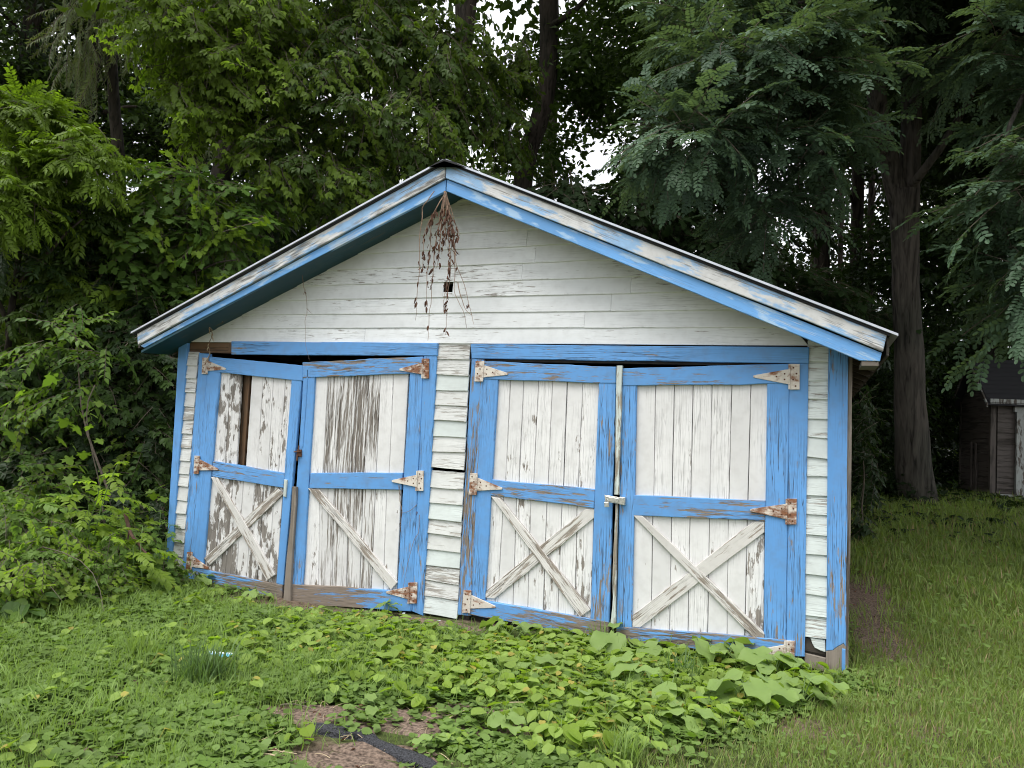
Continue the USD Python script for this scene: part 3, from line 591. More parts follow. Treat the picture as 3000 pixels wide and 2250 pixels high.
hk = 0
for key in ('LL', 'LR', 'RL', 'RR'):
    D = holder(G, 'door', DLAB[key])
    dd = DOORS[key]
    mat, w0 = SW[key]
    for q in dd['stile']:
        W(D, 'stile', q, -.030, .03, mat, lambda v, w=w0: w + .26 * np.clip(.40 - v[:, 2], 0, 1), rough=.0016, ch=.004)
    for i, q in enumerate(dd['rail']):
        m_, w_ = RW[key][i]
        fn = w_
        if i == 2:
            xm = np.array(q)[:, 0]
            if key == 'LR':
                fn = lambda v, a=xm.min(), b=xm.max(): .30 * np.clip((a + .72 * (b - a) - v[:, 0]) / .4, -.2, 1)
            elif key == 'LL':
                fn = lambda v, a=xm.min(), b=xm.max(): -.02 + .22 * np.clip((v[:, 0] - b + .35) / .35, 0, 1) + .5 * np.clip(.02 - v[:, 2], 0, .2)
            else:
                fn = lambda v, a=xm.min(), b=xm.max(): .02 + .9 * np.clip(.085 - v[:, 2], 0, .2) + .08 * np.clip((v[:, 0] - a) / (b - a), 0, 1)
        W(D, 'rail', q, -.036 if i != 1 else -.0305, .034, m_, fn, rough=.002, ch=.004)
    for part_, base in (('up', 0), ('lo', 1)):
        for i, q in enumerate(dd[part_]):
            if key == 'LL' and part_ == 'up' and i == 2:
                continue                                                # the missing plank
            q = grow(q, .0015 + abs(rg.normal(0, .001)), -.0015 - abs(rg.normal(0, .001)))
            q = [q[0] + [0, .03], q[1] + [0, .03], q[2] - [0, .03], q[3] - [0, .03]]
            w_ = {'LL': .02, 'LR': .0, 'RL': -.01, 'RR': -.03}[key] + float(rg.normal(0, .042)) + (.04 if part_ == 'lo' else 0)
            if key == 'LR' and part_ == 'lo' and i in (1, 3, 4):
                w_ -= .05
            W(D, 'plank', q, -.006 + rg.normal(0, .0012), .02, DOORMAT[key][i], (lambda v, w=w_: w + .18 * np.clip(.3 - v[:, 2], 0, 1)), ch=.003, rough=.0008)
    for i, q in enumerate(dd['brace']):
        W(D, 'brace', q, -.030 if i == 0 else -.022, .024 if i == 0 else .016, 'white_brace', lambda v: .02 + .15 * np.clip(.3 - v[:, 2], 0, 1), ch=.004, rough=.002)
    for q in dd['hinge']:
        hk += 7
        hinge(D, q, hk)
    if key == 'RL':
        W(D, 'cover_strip', FAC['astragal'][0], -.058, .03, 'mint_strip', .0, rough=.002)
        W(D, 'cover_strip', FAC['astragal'][1], -.056, .03, 'mint_strip', .06, rough=.003)
        hs = FAC['hasp']
        c = np.mean(hs, 0)
        put(D, 'hasp', join([slab(hs, -.072, .006, ch=.002, seed=3)[0], slab([(hs[0][0] + .01, hs[0][1] - .008), (hs[1][0] - .035, hs[1][1] - .006), (hs[2][0] - .035, hs[2][1] + .008), (hs[3][0] + .02, hs[3][1] + .008)], -.078, .007, ch=.003, seed=4)[0],
                             slab([(hs[1][0] - .028, hs[1][1] + .006), (hs[1][0] + .012, hs[1][1] + .002), (hs[2][0] + .012, hs[2][1] - .004), (hs[2][0] - .028, hs[2][1] - .003)], -.069, .035, ch=.002, seed=5)[0]]), 'galvanised')
    if key == 'LR':
        W(D, 'prop_board', [FAC['prop'][0][0], FAC['prop'][0][1], (-1.49, .45), FAC['prop'][0][2], (-1.555, -.1), (-1.55, .3), (-1.535, .6)], -.062, .028, 'bare_wood', .0, rough=.004, label='grey split upright board at the meeting edge')
        W(D, 'cover_strip', [(-1.475, 2.0), (-1.462, 2.0), (-1.468, 1.3), (-1.482, 1.3)], -.036, .01, 'blue_paint', .0)
        la = FAC['latch'][0]
        cx, cz = np.mean(la, 0)
        put(D, 'latch', join([slab([(cx - .028, cz + .03), (cx + .02, cz + .035), (cx + .025, cz - .03), (cx - .03, cz - .03)], -.044, .016, ch=.004, seed=9)[0],
                              tube(np.array([[cx - .05, -.05, cz + .01], [cx + .0, -.056, cz + .015], [cx + .03, -.05, cz + .02]]), .006, 8),
                              tube(np.array([[cx + .0, -.05, cz + .07], [cx, -.054, cz + .02]]), .007, 8), tube(np.array([[cx - .01, -.05, cz - .02], [cx - .012, -.05, cz - .07]]), .008, 8)]), 'rust', wear=0.0)
    if key == 'LL':
        W(D, 'lath', FAC['lath'][0], -.046, .016, 'mint_strip', -.1)

# padlock hanging from the hasp
hx, hz = FAC['hasp'][3][0] + .012, FAC['hasp'][3][1] - .002
pl = thing('padlock', 'small dull grey padlock hanging from the hasp of the right-hand doors', 'padlock', (hx, -.083, hz))
bodyv, _ = slab([(-.016, .0), (.018, .004), (.022, -.034), (-.012, -.038)], -.011, .022, ch=.004, seed=1)
put(pl, 'body', bodyv, 'galvanised')
t_ = np.linspace(0, np.pi, 9)
put(pl, 'shackle', tube(np.stack([.001 - .012 * np.cos(t_), 0 * t_, .0 + .024 * np.sin(t_) ** .8], 1), .0032, 6), 'galvanised')

# roof: rake boards, trim, soffit, deck, sheet, ridge, rafters
YR = -.36
for s in (-1, 1):
    top = lambda x: RZ - RS * abs(x)
    xe = 3.242 if s > 0 else 3.228
    mid = .118
    P1 = [(0.004 * s, top(0)), (xe * s, top(xe)), (xe * s - s * .02, top(xe) - mid + .012), (.004 * s, top(0) - mid)]
    W(G, 'rake_board', P1, YR, .028, 'weathered_rake', .0, rough=.002, ch=.004, along=(1, -s * RS))
    if s > 0:
        P2 = [(.004, top(0) - mid - .004), (xe - .025, top(xe) - mid + .006), (xe - .035, 2.115), (3.09, 2.118), (.004, 3.458)]
    else:
        P2 = [(-.004, top(0) - mid - .004), (-xe + .025, top(xe) - mid + .006), (-xe + .075, 2.155), (-.004, 3.458)]
    W(G, 'rake_trim', P2, YR + .024, .03, 'blue_trim', .0, rough=.0012, ch=.003, along=(1, -s * RS))
    # soffit boards under the overhang
    v = []
    for y in (YR + .03, .03):
        for x, z in ((.0, 3.478), (s * 3.19, 3.478 - RS * 3.19), (s * 3.19, 3.50 - RS * 3.19), (0, 3.50)):
            v.append((x, y, z + (.018 if y > 0 else 0)))
    f = np.array([(0, 1, 5), (0, 5, 4), (1, 2, 6), (1, 6, 5), (2, 3, 7), (2, 7, 6), (3, 0, 4), (3, 4, 7), (0, 3, 2), (0, 2, 1), (4, 5, 6), (4, 6, 7)])
    v = np.array(v)
    put(G, 'soffit', (v, f if s < 0 else f[:, ::-1]), 'soffit_teal', uv=np.stack([v[:, 0] * 1.09, v[:, 1] + v[:, 2] * .1 + 7 * s], 1), wear=.02)

    def layer(x0, x1, y0, y1, dz0, dz1):
        q = []
        for y in (y0, y1):
            for x, dz in ((x0, dz0), (x1, dz0), (x1, dz1), (x0, dz1)):
                q.append((s * x, y, RZ - RS * x + dz))
        return np.array(q), (f if s < 0 else f[:, ::-1])
    for name, vals, mt in (('roof_deck', (0.005, 3.245, YR + .03, 6.3, -.03, -.002), 'dark_wood'), ('roof_felt', (.004, 3.26, YR - .012, 6.32, .001, .016), 'roof_felt')):
        q, ff = layer(*vals)
        put(G, name, (q, ff), mt, uv=np.stack([q[:, 1], q[:, 0]], 1), wear=0.0)
    ns = 7                                                          # overlapping metal sheets with folded seams
    for k in range(ns):
        y0 = YR - .03 + k * (6.4 / ns)
        q, ff = layer(.012, 3.305 if s > 0 else 3.275, y0, y0 + 6.4 / ns - .004, .018 + .0, .026)
        q2, ff2 = layer(.012, 3.305 if s > 0 else 3.275, y0, y0 + .022, .0262, .042 if k else .034)
        put(G, 'roof_sheet', join([(q, ff), (q2, ff2)]), 'roof_sheet')
    q, ff = layer(3.246, 3.262, YR + .06, 6.28, -.12, -.004)
    put(G, 'eave_fascia', (q, ff), 'dark_wood', uv=np.stack([q[:, 1], q[:, 2]], 1), wear=0.0)
    for k in range(12):
        y = .10 + k * .52
        q, ff = layer(2.9, 3.235, y, y + .045, -.16, -.034)
        put(G, 'rafter', (q, ff), 'dark_wood', uv=np.stack([q[:, 0], q[:, 2]], 1), wear=0.0)
    if s > 0:
        put(G, 'eave_return', box(3.10, 3.20, YR + .03, .0, 2.085, 2.113), 'bare_wood', uv=None, wear=0.0)
rv = []
for k, y in enumerate(np.linspace(YR - .034, 6.3, 10)):
    for x, z in ((-.13, .010), (-.07, .014), (0, .010), (.08, .014), (.19, .010), (.185, .003), (.0, -.008), (-.125, .003)):
        rv.append((x + .006 * math.sin(k * 2.1 + x * 9), y, RZ - RS * abs(x) + z + .018))
rv = np.array(rv); rf = []
for k in range(9):
    for j in range(8):
        a, b = k * 8 + j, k * 8 + (j + 1) % 8
        rf += [(a, b, b + 8), (a, b + 8, a + 8)]
for e, o in ((0, 0), (72, 1)):
    for j in range(1, 7):
        rf.append((e, e + j, e + j + 1) if o else (e, e + j + 1, e + j))
put(G, 'ridge_cap', (rv, np.array(rf)), 'roof_felt')
hk_ = at(1262, 519, 7.0)


def atp(px, py, y):
    """The point of the upright plane at y in the direction of the pixel."""
    d = (px - 1500) / FPX * RT - (py - 1125) / FPX * UP + FW
    return EYE + (y - EYE[1]) / d[1] * d


# ------------------------------------------------------------------ dry vines on the garage
def dead_leaf(L, w, rgn):
    """A curled dry leaf hanging from its stalk."""
    t = np.array([0, .3, .65, 1.0])
    hw = np.array([.0, 1, .8, 0]) * w
    curl = rgn.uniform(.4, 1.2) * w
    v = []
    for i in range(4):
        z = -t[i] * L
        v += [(-hw[i] * .7, curl * (1 - .3 * i), z), (0, .004 * i * rgn.normal(), z - .004), (hw[i] * .7, curl * rgn.uniform(.3, 1), z)]
    v = np.array(v)
    f = []
    for i in range(3):
        a = i * 3
        for j in (0, 1):
            f += [(a + j, a + j + 1, a + j + 4), (a + j, a + j + 4, a + j + 3)]
    an = rgn.uniform(0, 6.28)
    c, s = math.cos(an), math.sin(an)
    v = v @ np.array([[c, s, 0], [-s, c, 0], [0, 0, 1]])
    tl = rgn.normal(0, .3)
    v[:, 0] += v[:, 2] * tl
    return v, np.array(f)


def dry_vine(label, strands, leaves, y, lsize=(.03, .06), r=.0028, pale=False, seed=0, smat='dry_stem'):
    rgn = np.random.default_rng(seed)
    t = thing('dry_vine', label, 'dry vine', group='dead vines hanging on the garage')
    for k, s in enumerate(strands):
        pts = np.array([atp(a, b, y + rgn.normal(0, .012)) for a, b in s])
        p = bend(pts, max(6, len(s) * 3), .002, k)
        put(t, 'stem', tube(p, np.linspace(r * 1.5, r * .6, len(p)), 5), smat, smooth=True)
    for px, py in leaves:
        L = rgn.uniform(*lsize)
        v, f = dead_leaf(L, L * rgn.uniform(.16, .32), rgn)
        put(t, 'leaf', (v + atp(px, py, y - .01 + rgn.normal(0, .015)), f), 'leaf_dry' if not pale else 'straw', smooth=True)
    return t


zz = lambda L: [(1150 + a / 3.77, 560 + b / 3.77) for a, b in L]
ST = [[(460, 0), (390, 100), (330, 190), (325, 320), (300, 500), (293, 720), (298, 900), (275, 1080), (265, 1330), (255, 1430)], [(565, 60), (440, 270), (380, 400), (345, 500), (340, 680), (335, 830), (305, 900)],
      [(560, 60), (480, 200), (430, 320), (425, 440), (415, 600), (405, 780), (380, 900), (378, 1050), (372, 1330)], [(575, 20), (520, 300), (495, 480), (470, 620), (460, 700), (450, 900), (430, 1080), (425, 1240), (405, 1340), (400, 1530), (390, 1650)],
      [(580, 10), (540, 330), (520, 600), (510, 720), (490, 850)], [(585, 0), (590, 400), (585, 600)], [(590, 10), (640, 360), (640, 560), (610, 690)], [(588, 10), (650, 350), (690, 480), (650, 640), (620, 820), (605, 1000), (570, 1180), (565, 1330)],
      [(590, 10), (690, 350), (740, 490), (700, 520)], [(595, 10), (640, 400), (690, 600), (700, 800), (750, 920), (800, 1050), (850, 1270), (895, 1470)], [(592, 20), (660, 420), (680, 640), (690, 900), (680, 1100), (730, 1220), (800, 1380), (818, 1510)],
      [(588, 10), (620, 500), (640, 800), (630, 1000), (600, 1200), (600, 1350), (585, 1590)], [(720, 1000), (760, 1180), (820, 1320), (880, 1370)], [(570, 0), (560, 250), (500, 420), (480, 560)], [(580, 0), (600, 250), (560, 500), (545, 700)]]
rl = np.random.default_rng(11)
LV = []
for k, s in enumerate(ST):
    s = np.array(s, float)
    for q in range(len(s) - 1):
        n = np.hypot(*(s[q + 1] - s[q])) / (44 if s[q][1] < 800 else 95)
        if k in (0, 9, 10, 12):
            n *= .25
        for _ in range(rl.poisson(n)):
            u = rl.uniform()
            pnt = s[q] + (s[q + 1] - s[q]) * u
            if pnt[1] > 180:
                LV.append((pnt[0] + rl.normal(0, 9), pnt[1]))
dry_vine('bunch of brown dead vines with curled leaves hanging from the gable peak', [zz(s) for s in ST], zz(LV), -.375, seed=3)
z3 = lambda L: [(350 + .4973 * a, 440 + .4973 * b) for a, b in L]
dry_vine('single thin bare stem hanging down the left of the gable over the blue header', [z3([(1070, 712), (1085, 790), (1102, 880), (1105, 960), (1092, 1010), (1097, 1130), (1112, 1215), (1120, 1240)]), z3([(1103, 930), (1120, 950), (1138, 963)]), z3([(1085, 850), (1098, 820)])], z3([(1093, 830)]), -.16, lsize=(.02, .03), r=.0017, seed=4)
dry_vine('short pale string of withered leaves above the left hinge', [z3([(545, 985), (530, 1040), (548, 1085), (525, 1150), (532, 1200), (518, 1235)]), z3([(600, 955), (605, 990), (612, 1015)])],
         z3([(535, 1040), (545, 1050), (530, 1062), (548, 1080), (545, 1100), (525, 1140), (528, 1155), (520, 1165), (535, 1185), (530, 1210), (515, 1225), (600, 965), (606, 990)]), -.10, lsize=(.025, .045), pale=True, seed=5)
z1 = lambda L: [(400 + .6028 * a, 900 + .6028 * b) for a, b in L]
dry_vine('thin brown vine clinging to the post beside the single-braced door', [z1([(1275, 865), (1280, 930), (1290, 1000), (1285, 1090), (1290, 1120)]), z1([(1362, 960), (1335, 985), (1290, 1000)]), z1([(1375, 1010), (1372, 1090), (1350, 1130), (1310, 1290), (1285, 1420)])],
         z1([(1278, 900), (1270, 985), (1365, 992), (1285, 1040)]), -.05, lsize=(.02, .035), r=.0018, seed=6)

# ------------------------------------------------------------------ leaves, sprays and crowns
def rotx(a):
    c, s = math.cos(a), math.sin(a); return np.array([[1, 0, 0], [0, c, -s], [0, s, c]])


def roty(a):
    c, s = math.cos(a), math.sin(a); return np.array([[c, 0, s], [0, 1, 0], [-s, 0, c]])


def rotz(a):
    c, s = math.cos(a), math.sin(a); return np.array([[c, -s, 0], [s, c, 0], [0, 0, 1]])


def blade(L, w, fold=.25, droop=.15, tip=.68):
    """A pointed leaf along +x, folded on its midrib."""
    t = np.array([0, .33, tip, 1.0]); hw = np.array([0, 1.0, .62, 0]) * w
    zc = -droop * L * t ** 2
    v = [(0, 0, 0)]
    for i in (1, 2):
        v += [(t[i] * L, hw[i], zc[i] + fold * hw[i]), (t[i] * L, 0, zc[i]), (t[i] * L, -hw[i], zc[i] + fold * hw[i])]
    v.append((L, 0, zc[3]))
    return np.array(v), np.array([(0, 2, 1), (0, 3, 2), (1, 2, 5), (1, 5, 4), (2, 3, 6), (2, 6, 5), (4, 5, 7), (5, 6, 7)])


def oval(L, w, fold=.2):
    v = np.array([(0, 0, 0), (.3 * L, w, fold * w), (.8 * L, .85 * w, fold * w), (L, 0, 0), (.8 * L, -.85 * w, fold * w), (.3 * L, -w, fold * w)])
    return v, np.array([(0, 2, 1), (0, 3, 2), (0, 4, 3), (0, 5, 4)])


def rhomb(L, w, fold=.25, droop=.1):
    v = np.array([(0, 0, 0), (.42 * L, w, fold * w), (L, 0, -droop * L), (.42 * L, -w, fold * w)])
    return v, np.array([(0, 2, 1), (0, 3, 2)])


_mp = [(0, .04), (.30, .30), (.10, .52), (.34, .40), (.50, .56), (.52, .26), (.70, .30), (1.0, 0)]


def mapleleaf(L, droop=.2):
    up = [(x * L, y * L) for x, y in _mp]
    out = up + [(x, -y) for x, y in up[-2::-1]]
    v = [(.22 * L, 0, 0)] + [(x, y, -droop * (x / L) ** 2 * L * .5 - .12 * abs(y) * (1 if abs(y) > .45 * L else .2)) for x, y in out]
    n = len(out)
    return np.array(v), np.array([(0, 1 + (k + 1) % n, 1 + k) for k in range(n)])[:, ::-1]


def roundleaf(r, cup=.25, n=9):
    v = [(r * .25, 0, 0)]
    for k in range(n):
        a = .35 + (2 * np.pi - .7) * k / (n - 1) + np.pi
        q = r * (1 + .06 * (k % 2))
        v.append((r * .75 + q * math.cos(a), q * math.sin(a), cup * r * .35))
    v[1] = (0.02 * r, v[1][1] * .4, .0); v[-1] = (.02 * r, v[-1][1] * .4, .0)
    return np.array(v), np.array([(0, k, k + 1) for k in range(1, n)])


def heartleaf(L, w):
    """A blunt oval leaf with a slightly wavy margin."""
    o = [(0, .03), (-.03, .45), (.12, .84), (.34, 1.0), (.60, .97), (.82, .70), (.96, .30), (1.0, 0)]
    out = [(x * L, y * w) for x, y in o] + [(x * L, -y * w) for x, y in o[-2::-1]]
    v = [(.45 * L, 0, -.05 * L)] + [(x, y, .16 * abs(y) - .16 * L * max(0, x / L) ** 2 + .025 * L * math.sin(17 * x / L + 9 * y / w)) for x, y in out]
    n = len(out)
    return np.array(v), np.array([(0, 1 + (k + 1) % n, 1 + k) for k in range(n)])[:, ::-1]


def mv(vf, R=None, t=(0, 0, 0), s=1.0):
    v = vf[0] * s
    if R is not None:
        v = v @ np.asarray(R).T
    return v + np.asarray(t), vf[1]


def strip_stem(p, r):
    return tube(p, r, 3, cap=False)


def arc(L, droop, n=6, side=0.0):
    t = np.linspace(0, 1, n)
    return np.stack([L * t * (1 - .12 * droop * t), side * L * t ** 2, -droop * L * t ** 2 * .5], 1)


def onarc(p, t):
    k = t * (len(p) - 1); i = min(int(k), len(p) - 2); f = k - i
    d = p[i + 1] - p[i]
    return p[i] * (1 - f) + p[i + 1] * f, d / np.linalg.norm(d)


def frond(r, L=.26, pairs=8, leaf=lambda r, k: oval(.045, .0105), droop=.5, side=0.0, ang=1.15, t0=.18, tip=True):
    p = arc(L, droop, 7, side)
    parts = [strip_stem(p, .0016)]
    for k in range(pairs):
        t = t0 + (1 - t0) * k / pairs
        q, d = onarc(p, t)
        yaw = math.atan2(d[1], d[0]); pit = -math.asin(d[2])
        for s in (-1, 1):
            a = ang * (1 - .25 * t)
            R = rotz(yaw) @ roty(pit) @ rotz(s * a + r.normal(0, .1)) @ rotx(r.normal(0, .18) - s * .15) @ roty(r.normal(.12, .12))
            parts.append(mv(leaf(r, t), R, q))
    if tip:
        q, d = onarc(p, .999)
        parts.append(mv(leaf(r, 1), rotz(math.atan2(d[1], d[0])) @ roty(-math.asin(d[2])), q))
    return join(parts)


def spray(kind, seed):
    """A leafy twig along +x with its upper side along +z. Returns (leaves, twig)."""
    r = np.random.default_rng(seed)
    leaves, tw = [], []
    if kind == 'locust':
        p = arc(.60, .22, 9, r.normal(0, .12)); tw.append(strip_stem(p, .004))
        for k in range(10):
            t = .12 + .86 * k / 9
            q, d = onarc(p, t)
            s = 1 if k % 2 else -1
            R = rotz(math.atan2(d[1], d[0]) + s * r.uniform(.5, 1.0) * (1 - .5 * t)) @ roty(-math.asin(d[2]) + r.normal(-.02, .14)) @ rotx(r.normal(0, .18))
            lf = r.uniform(.044, .056)
            leaves.append(mv(frond(r, r.uniform(.20, .29), 6, lambda r, t: oval(lf * r.uniform(.85, 1.1), lf * .27), r.uniform(.25, .75), r.normal(0, .1)), R, q))
    elif kind == 'walnut':
        p = arc(.34, .15, 6, r.normal(0, .1)); tw.append(strip_stem(p, .006))
        for k in range(6):
            t = .3 + .68 * k / 5
            q, d = onarc(p, t)
            R = rotz(k * 2.4 + r.normal(0, .2) if k < 3 else math.atan2(d[1], d[0]) + (k - 4) * .9) @ roty(r.normal(-.1, .2)) @ rotx(r.normal(0, .2))
            leaves.append(mv(frond(r, r.uniform(.36, .50), 9, lambda r, t: blade(.09 * r.uniform(.8, 1.1), .017, .2, .25), r.uniform(.5, 1.0), r.normal(0, .08), 1.1, .2), R, q))
    elif kind in ('boxelder', 'vine'):
        p = arc(.55, .4, 8, r.normal(0, .15)); tw.append(strip_stem(p, .004))
        for k in range(7):
            t = .12 + .86 * k / 6
            q, d = onarc(p, t)
            for s in (-1, 1):
                yaw = math.atan2(d[1], d[0]) + s * r.uniform(.5, 1.2)
                pet = r.uniform(.05, .09)
                e = q + rotz(yaw) @ np.array([pet, 0, r.normal(-.01, .01)])
                tw.append(strip_stem(np.array([q, (q + e) / 2 + [0, 0, .006], e]), .0012))
                R0_ = rotz(yaw) @ roty(r.normal(.45, .3)) @ rotx(r.normal(0, .3))
                L = r.uniform(.075, .115)
                for a in ((0, .75, -.75) if kind == 'boxelder' else (0, 1.0, -1.0, .5, -.5)):
                    leaves.append(mv(blade(L * (1 if a == 0 else .82), L * .27, .2, .25), R0_ @ rotz(a + r.normal(0, .08)) @ rotx(r.normal(0, .15)) @ roty(r.normal(.1, .12)), e))
    elif kind == 'maple':
        p = arc(.5, .2, 7, r.normal(0, .12)); tw.append(strip_stem(p, .004))
        for k in range(7):
            t = .1 + .88 * k / 6
            q, d = onarc(p, t)
            for s in (-1, 1):
                yaw = math.atan2(d[1], d[0]) + s * r.uniform(.4, 1.3) * (1.1 - .6 * t)
                e = q + rotz(yaw) @ np.array([r.uniform(.05, .11), 0, r.normal(.01, .02)])
                tw.append(strip_stem(np.array([q, (q + e) / 2 + [0, 0, .006], e]), .0012))
                leaves.append(mv(mapleleaf(r.uniform(.085, .125), r.uniform(.1, .5)), rotz(yaw + r.normal(0, .3)) @ roty(r.normal(.30, .25)) @ rotx(r.normal(0, .3)), e))
    elif kind == 'back':
        p = arc(1.0, .3, 6, r.normal(0, .2))
        for k in range(80):
            q, d = onarc(p, r.uniform(.05, 1))
            q = q + r.normal(0, 1, 3) * [.07, .26, .11]
            leaves.append(mv(rhomb(r.uniform(.10, .16), r.uniform(.032, .048)), rotz(r.uniform(0, 6.28)) @ roty(r.normal(.35, .35)) @ rotx(r.normal(0, .4)), q))
    elif kind == 'willow':
        p = arc(.7, .6, 7, r.normal(0, .1)); tw.append(strip_stem(p, .004))
        for k in range(34):
            q, d = onarc(p, .05 + .95 * k / 34)
            leaves.append(mv(blade(r.uniform(.07, .10), .010, .1, .3), rotz(math.atan2(d[1], d[0]) + (1 if k % 2 else -1) * r.uniform(.4, 1.0)) @ roty(r.normal(.4, .3)), q))
    elif kind == 'shrub':
        p = arc(.45, .3, 7, r.normal(0, .12)); tw.append(strip_stem(p, .003))
        for k in range(12):
            q, d = onarc(p, .1 + .9 * k / 12)
            L = r.uniform(.06, .10)
            leaves.append(mv(blade(L, L * .3, .2, .3), rotz(math.atan2(d[1], d[0]) + (1 if k % 2 else -1) * r.uniform(.5, 1.2)) @ roty(r.normal(.25, .25)) @ rotx(r.normal(0, .3)), q))
    return join(leaves), (join(tw) if tw else None)


SPRAYS = {}


def spray_protos(kind, n=4):
    if kind not in SPRAYS:
        SPRAYS[kind] = [spray(kind, 100 * k + len(kind)) for k in range(n)]
    return SPRAYS[kind]


def quats(X, Z):
    """Quaternions (w, x, y, z) that turn +x to X with +z near Z."""
    X = X / np.linalg.norm(X, axis=1, keepdims=True)
    Y = np.cross(Z, X); Y /= np.linalg.norm(Y, axis=1, keepdims=True) + 1e-9
    Z = np.cross(X, Y)
    M = np.stack([X, Y, Z], 2)
    from scipy.spatial.transform import Rotation
    q = Rotation.from_matrix(M).as_quat()
    return q[:, [3, 0, 1, 2]]


def instancer(path, protos, P, Q, S, seed=0, **tags):
    """protos: lists of (mesh, material); P positions, Q quaternions, S scales."""
    pi = UsdGeom.PointInstancer.Define(stage, path)
    targets = []
    for k, pr in enumerate(protos):
        xp = f'{path}/shape_{k + 1:03d}'
        UsdGeom.Xform.Define(stage, xp)
        for j, (vf, mat) in enumerate(pr):
            usdkit.mesh(stage, f'{xp}/piece_{j + 1:03d}', vf, MATS[mat])
        targets.append(Sdf.Path(xp))
    pi.CreatePrototypesRel().SetTargets(targets)
    pi.CreateProtoIndicesAttr(Vt.IntArray.FromNumpy(np.random.default_rng(seed).integers(0, len(protos), len(P)).astype(np.int32)))
    pi.CreatePositionsAttr(Vt.Vec3fArray.FromNumpy(np.asarray(P, np.float32)))
    pi.CreateOrientationsAttr(Vt.QuathArray([Gf.Quath(float(a), float(b), float(c), float(d)) for a, b, c, d in Q]))
    S = np.asarray(S, np.float32)
    pi.CreateScalesAttr(Vt.Vec3fArray.FromNumpy(np.repeat(S[:, None], 3, 1) if S.ndim == 1 else S))
    tag(pi, **tags)
    return pi


def clear_of_garage(P, m=.35):
    roof = np.where(np.abs(P[:, 0]) < 3.5 + m, RZ - RS * np.abs(P[:, 0]) + m, -9)
    inside = (np.abs(P[:, 0]) < 3.45 + m) & (P[:, 1] > -.45 - m * .6) & (P[:, 1] < 6.4 + m) & (P[:, 2] < roof)
    return ~inside


def sprays_on(clumps, rgn, droop=.35, inner=.45):
    """Positions, directions and ups of the sprays of clumps (centre, radii, number)."""
    Ps, Xs, Zs = [], [], []
    for c, rad, n in clumps:
        u = rgn.normal(0, 1, (n, 3)); u /= np.linalg.norm(u, axis=1, keepdims=True)
        k = inner + (1 - inner) * rgn.uniform(0, 1, n) ** .6
        rad = np.asarray(rad)
        warp = 1 + .45 * (meshkit.fbm(u * 1.7 + np.asarray(c) * .37, 3) - .5) * 2
        P = np.asarray(c) + u * rad * (k * warp)[:, None]
        X = u * [1, 1, .45] + rgn.normal(0, .35, (n, 3))
        X[:, 2] -= droop * (1 + .5 * rgn.uniform(0, 1, n))
        Z = np.stack([rgn.normal(0, .25, n) + u[:, 0] * .35, rgn.normal(0, .25, n) + u[:, 1] * .35, np.full(n, 1.0)], 1)
        X /= np.linalg.norm(X, axis=1, keepdims=True)
        Ps.append(P - X * .25); Xs.append(X); Zs.append(Z)
    return np.vstack(Ps), np.vstack(Xs), np.vstack(Zs)


def crown(parent, kind, mats, clumps, seed=0, scale=1.0, droop=.35, inner=.45, name='crown', twig='twig_bark', margin=.35):
    rgn = np.random.default_rng(seed)
    P, X, Z = sprays_on(clumps, rgn, droop, inner)
    if kind == 'back':
        pick = rgn.uniform(0, 1, len(P)) < .45
        P, X, Z = P[pick], X[pick], Z[pick]
    ok = clear_of_garage(P + X * .25, margin) & clear_of_garage(P, margin)
    dist = np.linalg.norm(P - EYE, axis=1)
    ok &= dist > 3.2
    P, X, Z = P[ok], X[ok], Z[ok]
    mats = [mats] if isinstance(mats, str) else mats
    protos = [[(lv, mats[k % len(mats)])] + ([(tw, twig)] if tw is not None else []) for k, (lv, tw) in enumerate(spray_protos(kind))]
    if kind in ('back', 'boxelder', 'maple', 'vine', 'shrub'):          # one mesh of real leaves each
        from scipy.spatial.transform import Rotation
        M = Rotation.from_quat(quats(X, Z)[:, [1, 2, 3, 0]]).as_matrix()
        sc = rgn.uniform(.75, 1.2, len(P)) * scale
        sp = spray_protos(kind)
        pick = rgn.integers(0, 4, len(P))
        lay = lambda ii, k: join([(sp[pick[i]][k][0] @ M[i].T * sc[i] + P[i], sp[pick[i]][k][1]) for i in ii])
        for mk_ in range(min(4, len(mats))):
            ii = [i for i in range(len(P)) if pick[i] % len(mats) == mk_]
            if ii:
                put(parent, name, lay(ii, 0), mats[mk_], kind='stuff')
        if len(P) and sp[0][1] is not None:
            put(parent, 'twigs', lay(range(len(P)), 1), twig, kind='stuff')
        return
    path = free(parent, name)
    instancer(path, protos, P, quats(X, Z), rgn.uniform(.75, 1.2, len(P)) * scale, seed, kind='stuff')
    return path


def tree(name, label, trunks, limbs=(), crowns=(), group=None, bark_='bark_dark', category='tree', sides=12, ridge=.0):
    base = np.asarray(trunks[0][0][0], float)
    t = thing(name, label, category, group=group)
    for k, (pts, r) in enumerate(trunks):
        p = bend(pts, 26, .012, k)
        s = np.linspace(0, 1, len(p))
        put(t, 'trunk', tube(p, np.interp(s, np.linspace(0, 1, len(r)), r), sides if k == 0 or ridge else 10, ridge, k), bark_, smooth=True, wear=None)
    for k, (pts, r0, r1) in enumerate(limbs):
        p = bend(pts, 12, .03, 31 + k)
        put(t, 'limb', tube(p, np.linspace(r0, r1, len(p)), 7), bark_, smooth=True)
    for k, c in enumerate(crowns):
        crown(t, seed=17 * k + len(label), **c)
    return t


def down(p, lift=-.15):
    """The spot of ground under p."""
    return np.array([p[0], p[1], float(gz(p[0], p[1])) + lift])


def C(px, py, d, rx, ry, rz, n):
    return (at(px, py, d), (rx, ry, rz), n)

